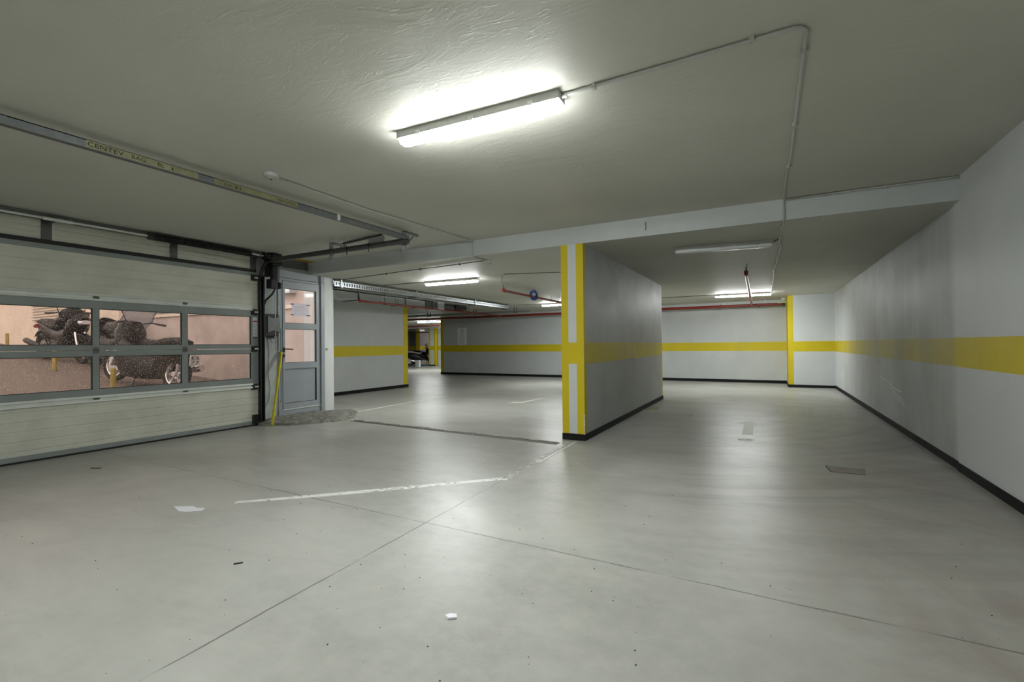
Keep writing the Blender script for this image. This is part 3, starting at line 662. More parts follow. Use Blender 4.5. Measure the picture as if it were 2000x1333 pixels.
MB().tube(cab, [.012, .016, .017, .014, .011, .010], 8).obj('power_cable', 'black', mo, smooth=True)
# hand chain: loops of small links
def chain(x, y0, y1, ztop, zbot, n):
    c_ = MB()
    for side, yy in ((0, y0), (1, y1)):
        for k in range(n):
            z = ztop+(zbot-ztop)*(k+.5)/n; L = (ztop-zbot)/n*.62
            xa = x+.004*math.sin(k*1.9)
            if k % 2 == 0: c_.box(xa-.0025, xa+.0025, yy-.007, yy+.007, z-L, z+L)
            else: c_.box(xa-.007, xa+.007, yy-.0025, yy+.0025, z-L, z+L)
    c_.tube([(x, y0, zbot), (x, y0+.01, zbot-.03), (x, (y0+y1)/2, zbot-.05), (x, y1-.01, zbot-.03), (x, y1, zbot)], .005, 5)
    return c_.obj('hand_chain', 'galv', mo)
chain(-6.90, 4.955, 5.015, 2.16, 1.15, 62)
# control box
cbx = thing('control_box', (-6.95, 4.89, 1.34), 'black-sided door control box with grey lid on the jamb', 'control box')
MB().box(-6.965, -6.90, 4.775, 5.03, 1.37, 1.72).obj('case', 'black', cbx, bevel=.012)
lid = [(-6.897, 4.815, 1.70), (-6.897, 5.03, 1.70), (-6.897, 5.03, 1.40), (-6.897, 4.815, 1.40)]
pr_ = []
for k in range(9): t = k/8; pr_.append((-6.900, 4.82+.21*t, 1.69-.035*math.sin(PI*t)))
for k in range(9): t = 1-k/8; pr_.append((-6.900, 4.82+.21*t, 1.425+.035*math.sin(PI*t)))
MB().prism(pr_, (.012, 0, 0)).obj('lid', 'rail', cbx)
random.seed(4)
for k in range(5):
    y = 4.80+.03*k; MB().tube([(-6.93, y, 1.375), (-6.915, y+.02, 1.345), (-6.92, y+.05, 1.338), (-6.94, y+.06, 1.365)], .005, 6).obj('cable_gland', 'black', cbx)
MB().tube([(-6.955, 4.85, 1.37), (-6.955, 4.88, 1.1), (-6.955, 4.86, .8), (-6.955, 4.90, .55), (-6.955, 4.87, .35), (-6.955, 4.80, .24), (-6.955, 4.77, .20)], .0035, 6).obj('sensor_wire', 'cable_dark', cbx)
MB().tube([(-6.955, 4.90, 1.37), (-6.955, 4.93, 1.27), (-6.955, 4.99, 1.27), (-6.955, 5.03, 1.30)], .003, 6).obj('sensor_wire', 'cable_dark', cbx)

# ================================================================== SIDE DOOR
XD = -6.95
sd = thing('door_2', (XD, 5.48, 0.1), 'grey side door with two glazed panels and a solid lower panel', 'door', kind='structure')
# frame: posts, head, transom panels, threshold
MB().box(XD-.06, XD+.004, 5.045, 5.112, .10, 2.60).obj('frame_post', 'door_grey', sd, bevel=.003)
MB().box(XD-.06, XD+.035, 5.858, 5.935, .02, 2.655).obj('frame_post', 'door_grey', sd, bevel=.003)
MB().box(XD-.06, XD+.004, 5.112, 5.858, 2.285, 2.345).obj('frame_head', 'door_grey', sd, bevel=.003)
MB().box(XD-.05, XD-.004, 5.045, 5.858, 2.345, 2.505).obj('transom_panel', 'door_grey', sd)
MB().box(XD-.05, XD-.014, 5.045, 5.858, 2.505, 2.655).obj('dark_transom', 'door_dark', sd)
MB().box(XD-.06, XD+.006, 5.045, 5.858, .03, .168).obj('threshold', 'door_grey', sd, bevel=.003)
MB().box(XD-.06, XD+.016, 5.112, 5.858, .168, .182).obj('sill_bar', 'alu_light', sd)
lf = MB()
LY0, LY1, LZ0, LZ1 = 5.118, 5.852, .186, 2.280
P = [(.272, .838), (.938, 1.495), (1.592, 2.162)]
PY0, PY1 = 5.158, 5.776
lf.box(XD-.05, XD+.010, LY0, PY0, LZ0, LZ1).box(XD-.05, XD+.010, PY1, LY1, LZ0, LZ1)
zz = [LZ0]+[q for p_ in P for q in p_]+[LZ1]
for k in range(0, 8, 2): lf.box(XD-.05, XD+.010, PY0, PY1, zz[k], zz[k+1])
leaf = lf.obj('leaf', 'door_grey', sd)
def child2(o, par, top):
    o.parent = par; o.matrix_parent_inverse = Matrix.Identity(4); return o
for k, (z0, z1) in enumerate(P):
    if k == 0: o = MB().box(XD-.035, XD-.012, PY0+.01, PY1-.01, z0+.01, z1-.01).obj('solid_panel', 'door_grey', sd)
    else: o = MB().box(XD-.030, XD-.024, PY0, PY1, z0, z1).obj('pane', 'pane_door', sd)
    child2(o, leaf, sd)
    gk = MB()
    for (a0, a1, b0, b1) in ((PY0, PY0+.006, z0, z1), (PY1-.010, PY1, z0, z1), (PY0, PY1, z0, z0+.006), (PY0, PY1, z1-.007, z1)):
        gk.box(XD-.022, XD+.002, a0, a1, b0, b1)
    child2(gk.obj('gasket', 'black', sd), leaf, sd)
hd = MB().box(XD+.010, XD+.018, 5.122, 5.150, 1.115, 1.190); hd.tube([(XD+.015, 5.136, 1.165), (XD+.055, 5.136, 1.165), (XD+.06, 5.16, 1.165), (XD+.06, 5.265, 1.158)], .009, 8)
child2(hd.obj('handle', 'black', sd, smooth=True), leaf, sd)
child2(MB().box(XD+.010, XD+.018, 5.122, 5.148, 1.03, 1.085).obj('lock_plate', 'black', sd), leaf, sd)
MB().tube([(XD+.006, 5.02, 2.335), (XD+.01, 5.3, 2.325), (XD+.01, 5.7, 2.325), (XD+.04, 5.93, 2.325)], .004, 6).obj('wire', 'cable_dark', sd)
MB().tube([(XD+.004, 5.085, 1.5), (XD+.004, 5.085, .35), (XD+.004, 5.075, .31), (XD+.004, 5.06, .30)], .005, 6).obj('wire', 'door_dark', sd)
# paper notice taped to the glass
nt = thing('taped_notice', (XD-.02, 5.47, 1.71), 'white paper notice taped by four corners to the side door glass', 'notice')
MB().box(XD-.0235, XD-.0222, 5.31, 5.638, 1.712, 1.935).obj('sheet', 'thin_paper', nt)
for y in (5.285, 5.605):
    for z in (1.728, 1.905): MB().box(XD-.0222, XD-.0212, y, y+.065, z, z+.014).obj('tape', 'ink_black', nt)
tl = MB()
for k in range(7): tl.box(XD-.0222, XD-.0216, 5.355, 5.60-(k*37 % 5)*.02, 1.75+k*.022, 1.754+k*.022)
tl.obj('print', simple('faint_print', (.55, .56, .60), .6), nt)
# yellow strip above door
ys = thing('warning_strip', (-6.88, 5.4, 2.63), 'yellow warning strip with dark print above the side door', 'sign')
MB().box(-6.945, -6.82, 4.95, 5.60, 2.640, 2.6545).obj('strip', 'yellow_strip', ys)
MB().box(-6.945, -6.80, 5.60, 5.93, 2.638, 2.6545).obj('strip', 'yellow_strip', ys)
for k, (y0, L) in enumerate(((5.28, .05), (5.35, .03), (5.40, .07), (5.50, .04))): MB().box(-6.90, -6.86+.012*(k % 2), y0, y0+L, 2.6392, 2.6402).obj('dark_print', 'ink_black', ys)
# push knob on pier
kn = thing('wall_plug', (-6.945, 5.99, 1.16), 'small brownish wall plug on the white pier', 'wall plug')
MB().lathe((-6.945, 5.995, 1.155), [(.022, 0), (.024, .006), (.016, .010)], axis=(1, 0, 0), n=14).obj('ring', simple('brown_plug', (.33, .26, .2), .6), kn)
MB().lathe((-6.945, 5.995, 1.155), [(.010, .009), (.009, .013)], axis=(1, 0, 0), n=10).obj('cap', 'white_plastic', kn)
# leaning yellow pole
yp = thing('yellow_pole', (-6.63, 4.694, 0), 'yellow square pole leaning against the side door jamb', 'pole')
MB().bar((-6.63, 4.70, 0.012), (-6.925, 5.08, 1.12), .042, .03, (1, .8, .3)).obj('shaft', 'yellow_pole', yp, bevel=.004)
MB().bar((-6.627, 4.696, 0.0), (-6.633, 4.704, 0.022), .046, .034, (1, .8, .3)).obj('foot', simple('pole_foot', (.42, .38, .02), .6), yp)

# ================================================================== LIGHT FITTINGS
def lamp(c, length, ang, lit, label, zc, drop=0.0, w_=.095, h_=.062, matn='lamp'):
    """c = centre (x,y); ceiling height zc"""
    t = thing('strip_light', (c[0], c[1], zc), label, 'light', 'strip lights on the ceilings')
    d = Vector((math.cos(ang), math.sin(ang), 0)); s_ = Vector((-d.y, d.x, 0)); z_ = Vector((0, 0, 1))
    cc = Vector((c[0], c[1], zc-drop)); L = length/2
    MB().obox(cc-z_*.024, d, s_, z_, L+.004, w_*.56, .024).obj('housing', 'conduit', t, bevel=.003)
    secs = []
    for q, k in ((-L, .55), (-L+.012, .88), (-L+.03, 1.0), (L-.03, 1.0), (L-.012, .88), (L, .55)):
        secs.append((cc+d*q-z_*(.048+h_*.10), s_, z_, w_*.5*k, h_*.5*k))
    MB().loft(secs, 16, 2.8).obj('diffuser', matn if lit else 'lamp_off', t, smooth=True)
    for q in (-.7, 0, .7):
        for s in (-1, 1): MB().obox(cc+d*(L*q)+s_*(s*w_*.56)-z_*.040, d, s_, z_, .016, .004, .014).obj('clip', 'white_plastic' if lit else 'galv', t)
    if drop > .01:
        for q in (-.6, .6): MB().cyl(cc+d*(L*q), cc+d*(L*q)+z_*drop, .006, 8).obj('hanger', 'dark_steel', t)
    MB().cyl(cc+d*L-z_*.02, cc+d*(L+.035)-z_*.02, .012, 10).obj('cable_gland', 'conduit', t)
    return t
lamp((-1.625, 2.58), 1.17, .03, True, 'lit white strip light over the front bay', HC)
lamp((-1.9, -1.4), 1.17, .0, True, 'added fill strip light, unseen behind the camera in the front bay', HC)  # added lamp out of view, brightens the front bay
lamp((-.48, 6.58), 1.13, .10, False, 'unlit grey strip light just past the soffit step', LC)
lamp((-.52, 13.33), 1.26, .04, True, 'lit strip light near the red pipe and striped corner', LC)
lamp((-5.24, 7.43), 1.13, .06, True, 'lit strip light over the side lane by the cable tray', LC)
lamp((-5.35, 13.2), 1.25, .0, True, 'lit strip light half hidden by the striped column', LC)
lamp((-14.6, 18.8), 1.3, .08, True, 'lit strip light at the mouth of the back room', LC, 0, .095, .062)
lamp((-23.3, 28.6), 1.3, .0, True, 'pinkish lit strip light deep in the back room', LC, 0, .095, .062, 'lamp_far')

lamp((-14.7, 21.4), 1.3, .0, True, 'added fill strip light hidden round the corner of the back room', LC)  # added unseen lamp to light the back column and scooter
# ================================================================== CONDUITS, DETECTORS
def conduit(name, paths, r, mat, label, clips=(), zc=HC, cat='conduit', clipmat='conduit', clip_up=True):
    t = thing(name, paths[0][0], label, cat)
    for p_ in paths: MB().tube(p_, r, 8).obj('tube', mat, t, smooth=True)
    for (x, y, ang) in clips:
        d = Vector((math.cos(ang), math.sin(ang), 0)); s_ = Vector((-d.y, d.x, 0)); z_ = Vector((0, 0, 1))
        MB().obox((x, y, zc-.014), d, s_, z_, .010, r+.007, .0135).obj('clip', clipmat, t)
    return t
def arc(c, r, a0, a1, z, n=7): return [(c[0]+r*math.cos(a0+(a1-a0)*k/n), c[1]+r*math.sin(a0+(a1-a0)*k/n), z) for k in range(n+1)]
z1 = HC-.014
main = [(-1.02, 2.597, z1), (-.4, 2.580, z1), (.115, 2.565, z1)]+arc((.115, 2.635), .07, -PI/2, 0, z1)+[(.186, 3.6, z1), (.188, 4.3, z1), (.172, 4.75, z1), (.172, 5.59, z1)]
conduit('cable_conduit', [main], .010, 'conduit', 'grey conduit bending from the front strip light towards the soffit', [(-.84, 2.593, 0), (-.044, 2.563, 0), (.186, 2.78, PI/2), (.186, 3.7, PI/2), (.180, 4.55, PI/2)])
conduit('cable_conduit', [[(.172, 5.612, HC-.02), (.172, 5.612, 2.45), (.170, 5.66, 2.425)], [(.172, 5.66, 2.427), (.158, 6.2, 2.427), (.150, 6.62, 2.427)]], .010, 'conduit', 'grey conduit dropping down the soffit to the unlit light', [(.165, 5.95, PI/2)], LC)
conduit('cable_conduit', [[(.19, 5.60, z1), (.7, 5.60, z1), (1.2, 5.60, z1), (1.52, 5.60, z1)]], .009, 'conduit', 'thin conduit following the top of the soffit to the clean wall', [(.5, 5.60, 0), (1.0, 5.60, 0)])
rnd = [(.15, 6.62), (.178, 7.1), (.160, 7.9), (.155, 8.6), (.125, 9.2), (.132, 9.9), (.138, 10.6), (.122, 11.6), (.118, 12.5), (.108, 13.25)]
conduit('loose_cable', [[(x, y, 2.425) for x, y in rnd]], .011, 'cable_white', 'white wavy cable between the unlit and lit lane lights', [(.178, 7.1, PI/2), (.125, 9.2, PI/2), (.122, 11.6, PI/2)], LC, 'cable', 'white_plastic')
conduit('loose_cable', [[(.10, 6.66, 2.43), (.15, 6.60, 2.43)], [(.085, 6.64, 2.412), (.11, 6.62, 2.42), (.15, 6.5, 2.427)]], .005, 'cable_dark', 'short dark lead into the end of the unlit light', (), LC, 'cable')
conduit('loose_cable', [[(-2.6, 13.36, 2.433), (-1.2, 13.35, 2.433), (.105, 13.33, 2.433)]], .007, 'cable_dark', 'thin dark cable on the ceiling behind the lit lane light', (), LC, 'cable')
conduit('cable_conduit', [[(-3.69, 2.70, z1), (-3.705, 3.3, z1), (-3.715, 3.77, z1), (-3.66, 4.6, z1), (-3.60, 5.4, z1), (-3.592, 5.60, z1)], [(-3.592, 5.612, HC-.01), (-3.592, 5.612, 2.455), (-3.592, 5.65, 2.427), (-3.60, 5.75, 2.427), (-3.585, 5.98, 2.427)]], .009, 'conduit', 'white conduit linking two smoke detectors across the soffit', [(-3.714, 3.5, PI/2), (-3.64, 4.8, PI/2)], HC)
conduit('loose_cable', [[(-3.64, 5.99, 2.430), (-4.3, 6.06, 2.430), (-5.13, 6.12, 2.430), (-6.0, 6.22, 2.430), (-6.9, 6.33, 2.430)]], .006, 'cable_dark', 'thin dark cable along the low ceiling to the cable tray', [(-4.1, 6.04, 0), (-4.9, 6.10, 0), (-5.7, 6.19, 0)], LC, 'cable', 'cable_dark')
conduit('loose_cable', [[(-5.83, 7.40, 2.432), (-6.3, 7.38, 2.432), (-6.85, 7.36, 2.432)]], .006, 'cable_dark', 'thin dark cable from the side lane light to the tray', (), LC, 'cable')
conduit('loose_cable', [[(-5.98, 13.2, 2.432), (-6.4, 13.2, 2.432), (-6.9, 13.1, 2.432)]], .006, 'cable_dark', 'thin dark cable from the half hidden light to the tray', (), LC, 'cable')
conduit('loose_cable', [[(-1.22, 5.615, 2.60), (-1.22, 5.600, 2.58), (-1.215, 5.603, 2.53), (-1.222, 5.610, 2.50)]], .003, 'cable_dark', 'tiny wire end hanging on the soffit face', (), LC, 'cable')
def detector(x, y, zc, label):
    t = thing('smoke_detector', (x, y, zc), label, 'smoke detector', 'smoke detectors')
    MB().lathe((x, y, zc), [(.052, 0), (.054, -.022), (.050, -.026)], n=24).obj('base', 'white_plastic', t, smooth=True)
    MB().lathe((x, y, zc), [(.046, -.026), (.044, -.034), (.036, -.046), (.018, -.050)], n=24).obj('head', 'conduit', t, smooth=True)
    MB().lathe((x, y, zc), [(.010, -.050), (.009, -.055)], n=12).obj('sensor', 'dark_steel', t)
detector(-3.665, 2.60, HC, 'white round smoke detector on the front bay ceiling')
detector(-3.584, 6.06, LC, 'white round smoke detector just behind the soffit')
# short grommet next to detector
# ================================================================== CABLE TRAY
ct = thing('cable_tray', (-6.98, 6.1, 2.30), 'long galvanised perforated cable tray hung under the low ceiling', 'cable tray')
TX0, TX1, TZ0, TZ1, TY0, TY1 = -7.10, -6.90, 2.300, 2.388, 6.145, 12.80
s_ = MB().box(TX1-.003, TX1, TY0, TY1, TZ1-.016, TZ1).box(TX1-.003, TX1, TY0, TY1, TZ0, TZ0+.016)
k = TY0
while k < TY1: s_.box(TX1-.003, TX1, k, min(k+.030, TY1), TZ0+.016, TZ1-.016); k += .062
so_ = s_.obj('side_rail', 'galv', ct); so_['kind'] = 'stuff'
MB().box(TX0, TX0+.003, TY0, TY1, TZ0, TZ1).obj('rear_side_rail', 'galv', ct)
MB().box(TX0, TX1-.003, TY0, TY1, TZ0, TZ0+.003).obj('tray_base', 'rail', ct)
for q, r in ((-7.06, .011), (-7.02, .008), (-6.98, .013), (-6.94, .009)):
    MB().tube([(q, TY0+.01, TZ0+.02), (q+.01, 8, TZ0+.02), (q-.008, 10, TZ0+.02), (q, TY1+.15, TZ0+.02)], r, 6).obj('cable', 'cable_white' if r > .01 else 'cable_dark', ct)
for y in (6.30, 8.45, 10.9, 12.75):
    for x in (TX0-.012, TX1+.004): MB().box(x, x+.008, y-.016, y+.016, TZ0-.02, LC).obj('hanger_strap', 'galv', ct)
    MB().box(TX0-.02, TX1+.02, y-.03, y+.03, TZ0-.024, TZ0-.004).obj('support_bar', 'rail', ct)
    MB().box(TX0-.03, TX1+.03, y-.05, y+.05, LC-.006, LC).obj('ceiling_plate', 'rail', ct)
# second tray further back, running across
ct2 = thing('cable_tray', (-14, 15.0, 2.3), 'narrow galvanised cable tray crossing before the long end wall', 'cable tray')
MB().box(-16.5, -6.9, 14.1, 14.103, 2.30, 2.35).obj('side_rail', 'galv', ct2); MB().box(-16.5, -6.9, 14.1, 14.25, 2.30, 2.303).obj('tray_base', 'rail', ct2)
MB().box(-16.5, -6.9, 14.247, 14.25, 2.30, 2.35).obj('side_rail', 'galv', ct2)
for x in (-15, -13, -11, -9, -7.4): MB().box(x-.01, x+.01, 14.08, 14.10, 2.28, LC).box(x-.01, x+.01, 14.25, 14.27, 2.28, LC).box(x-.02, x+.02, 14.08, 14.27, 2.275, 2.30).obj('hanger_strap', 'rail', ct2)
# ================================================================== AIR DUCT
ad = thing('air_duct', (-8.4, 9, 2.25), 'shiny rectangular air duct running along the side lane wall', 'air duct')
DXa, DXb, DZa, DZb = -8.62, -8.17, 2.258, 2.415
segs = [6.16, 7.95, 9.55, 10.38]
for k in range(3):
    MB().box(DXa, DXb, segs[k]+.012, segs[k+1]-.012, DZa, DZb).obj('duct_section', 'duct', ad, bevel=.004)
    MB().box(DXa-.02, DXb+.02, segs[k+1]-.014, segs[k+1]+.014, DZa-.02, DZb+.02).obj('flange', 'rail', ad)
tp = MB().prism([(DXa, 10.39, DZa), (DXb, 10.39, DZa), (DXb-.02, 10.95, DZa+.01), (DXa, 10.95, DZa+.01)], (0, 0, DZb-DZa-.01)); tp.obj('taper_section', 'rail', ad)
MB().box(DXa-.02, DXb-.01, 10.95, 11.25, DZa-.03, LC-.004).obj('damper_box', 'duct', ad, bevel=.004)
co = MB(); 
for k in range(14): co.lathe((DXb-.20, 11.27+k*.045, 2.335), [(.085, 0), (.095, .018), (.095, .026), (.085, .044)], axis=(0, 1, 0), n=16)
co.obj('flexible_sleeve', 'rail', ad, smooth=True)
MB().box(DXb-.33, DXb-.06, 11.92, 12.5, 2.295, 2.42).obj('fan_unit', 'black', ad, bevel=.01)
for y in (7.2, 9.2): MB().box(DXb+.002, DXb+.008, y-.012, y+.012, DZa-.02, LC).box(DXa, DXb+.008, y-.012, y+.012, DZa-.024, DZa-.018).obj('hanger_strap', 'galv', ad)
# ================================================================== SPRINKLER PIPES
ZP = 2.29
mp = thing('sprinkler_main', (-6, 15.6, ZP), 'red sprinkler main pipe running along the long end wall', 'pipe')
MB().cyl((-13.6, 15.62, ZP+.005), (.40, 15.58, ZP-.01), .042, 14).obj('pipe', 'red', mp, smooth=True)
MB().lathe((.40, 15.58, ZP-.01), [(.042, 0), (.052, .005), (.052, .05), (.035, .07)], axis=(1, 0, 0), n=14).obj('end_coupling', 'dark_steel', mp)
for x in (-12.2, -9.9, -5.2, -1.2): 
    MB().cyl((x, 15.6, ZP), (x, 15.6, LC), .006, 6).obj('hanger_rod', 'galv', mp)
    MB().lathe((x, 15.6, ZP), [(.05, -.014), (.05, .014)], axis=(1, 0, 0), n=14).obj('pipe_clamp', 'dark_steel', mp)
MB().cyl((-.02, 15.58, ZP), (-.02, 15.58, LC), .012, 8).obj('riser', 'white_plastic', mp)
for x in (-1.22, -.20): MB().lathe((x, 15.58, ZP-.035), [(.03, 0), (.045, -.01), (.045, -.03), (.02, -.04)], n=12).obj('drain_plug', 'rail', mp)
def branch(label, a, b, head=True, rods=()):
    t = thing('sprinkler_branch', a, label, 'pipe', 'red sprinkler branch pipes')
    a, b = Vector(a), Vector(b); d = (b-a).normalized()
    MB().cyl(a, b, .027, 12).obj('pipe', 'red', t, smooth=True)
    if head:
        el = [a+d*.06, a+d*.01, a-d*.015+Vector((0, 0, .02)), a-d*.02+Vector((0, 0, .05))]
        MB().tube(el, .031, 10).obj('elbow', 'red', t, smooth=True)
        h = MB().lathe(a-d*.02+Vector((0, 0, .05)), [(.016, 0), (.016, .02), (.008, .025), (.008, .045), (.004, .05), (.024, .052), (.024, .055)], n=12)
        h.obj('sprinkler_head', 'dark_steel', t)
    for q in rods:
        p_ = a+(b-a)*q; MB().cyl(p_, (p_.x, p_.y, LC), .005, 6).obj('hanger_rod', 'dark_steel', t)
        MB().lathe(p_, [(.033, -.012), (.033, .012)], axis=d, n=12).obj('pipe_clamp', 'dark_steel', t)
    return t
branch('red branch pipe with sprinkler head beside the air duct', (-7.85, 7.68, 2.195), (-8.70, 15.55, 2.285), True, (.11, .38, .66))
branch('red branch pipe carrying the blue cable coil', (-4.665, 8.42, ZP), (-4.75, 15.55, ZP), True, (.35, .75))
branch('red branch pipe crossing under the lit lane light', (-.275, 8.52, ZP), (-.37, 15.54, ZP), True, (.55,))
conduit('loose_cable', [[(-2.3, 7.9, 2.433), (-3.2, 7.6, 2.433), (-4.02, 7.33, 2.433), (-4.12, 7.40, 2.425), (-4.45, 7.95, 2.40), (-4.66, 8.50, 2.315)]], .005, 'cable_dark', 'thin dark cable looping down to the branch pipe sprinkler', (), LC, 'cable')
conduit('loose_cable', [[(-.258, 8.40, LC-.003), (-.262, 8.42, 2.40), (-.272, 8.50, 2.345)]], .005, 'cable_dark', 'short dark wire hanging at the lane branch pipe end', (), LC, 'cable')
# blue coil on the branch
bc = thing('cable_coil', (-4.70, 10.0, 2.30), 'bright blue cable coil hung on the red branch pipe', 'cable coil')
random.seed(21); cm = MB()
cx0 = Vector((-4.62, 9.75, 2.31))
for k in range(9):
    rr = .095+random.uniform(-.018, .018); off = Vector((random.uniform(-.02, .02), random.uniform(-.02, .02), random.uniform(-.012, .012))); tl_ = random.uniform(-.25, .25)
    ax = Vector((.86, .45, tl_)).normalized(); ay = Vector((.1*tl_, -.1, 1)).normalized()
    MB_pts = [cx0+off+ax*(rr*.74*math.cos(2*PI*q/24))+ay*(rr*math.sin(2*PI*q/24)) for q in range(24)]
    MB().tube(MB_pts, .0075, 6, closed=True).obj('loop', 'blue', bc, smooth=True)
MB().tube([cx0+Vector((0, 0, .09)), (-4.615, 9.75, 2.43)], .003, 5).obj('tie', 'cable_dark', bc)
# more pipework towards the back room
branch('upper red pipe crossing the mouth of the back room', (-15.5, 16.5, 2.33), (-9.0, 15.9, 2.33), False)
branch('lower red pipe crossing the back room', (-20.5, 20.5, 2.27), (-12.6, 19.9, 2.27), False, (.3, .7))
branch('deep red pipe before the dark back wall', (-26, 26.5, 2.15), (-18, 26.2, 2.15), False, (.2, .5, .8))
gp = thing('grey_service_pipe', (-16, 21.5, 2.25), 'pale grey service pipe above the parked scooter', 'pipe')
MB().cyl((-21, 21.9, 2.24), (-13.0, 21.2, 2.24), .05, 12).obj('pipe', 'silver', gp, smooth=True)
for x in (-19, -16, -14.2): MB().cyl((x, 21.6, 2.28), (x, 21.6, LC), .012, 6).obj('hanger_rod', 'white_plastic', gp)
gp = thing('grey_service_pipe', (-20, 24.5, 2.3), 'thin pale service pipe deeper in the back room', 'pipe')
MB().cyl((-25, 24.9, 2.22), (-17, 24.4, 2.22), .03, 10).obj('pipe', 'silver', gp, smooth=True)
for x in (-23, -19): MB().cyl((x, 24.65, 2.24), (x, 24.65, LC), .01, 6).obj('hanger_rod', 'white_plastic', gp)
# small camera at pipe end
cm_ = thing('security_camera', (.42, 15.3, LC), 'small white dome camera at the end of the red main', 'camera')
MB().lathe((.43, 15.45, LC), [(.055, 0), (.055, -.05), (.04, -.06), (.03, -.10)], n=16).obj('mount', 'white_plastic', cm_, smooth=True)
MB().cyl((.30, 15.30, 2.315), (.47, 15.42, 2.335), .032, 12).obj('barrel', 'white_plastic', cm_, smooth=True)
# ================================================================== SIGN ON THE END WALL
sg = thing('parking_sign', (-11.12, 16.49, 1.25), 'white printed rules sign on the end wall above the yellow band', 'sign')
wy = lambda x: 16.56-(x+12.25)*(.61/12.87)
def wall_plate(x0, x1, z0, z1, off, th, mat, name, par):
    return MB().prism([(x0, wy(x0)-off, z0), (x1, wy(x1)-off, z0), (x1, wy(x1)-off-th, z0), (x0, wy(x0)-off-th, z0)], (0, 0, z1-z0)).obj(name, mat, par)
wall_plate(-11.345, -10.885, 1.235, 1.935, 0, .006, simple('sign_board_white', (.93, .93, .95), .35, 0, .01), 'board', sg)
for z, a, b in ((1.87, -11.22, -11.01), (1.84, -11.22, -11.01), (1.77, -11.21, -11.02), (1.735, -11.2, -11.03), (1.705, -11.21, -11.02)):
    wall_plate(a, b, z, z+.012, .0062, .001, simple('sign_red_print', (.42, .30, .33), .6) if z == 1.87 else 'ink', 'print_line', sg)
wall_plate(-11.14, -11.09, 1.795, 1.835, .0062, .001, 'ink', 'emblem', sg)
random.seed(8)
for k in range(12):
    z = 1.655-k*.034; a = -11.28+(.01*(k % 3)); b = -10.94-random.uniform(0, .12)
    wall_plate(a, b, z, z+.010, .0062, .001, 'ink', 'print_line', sg)

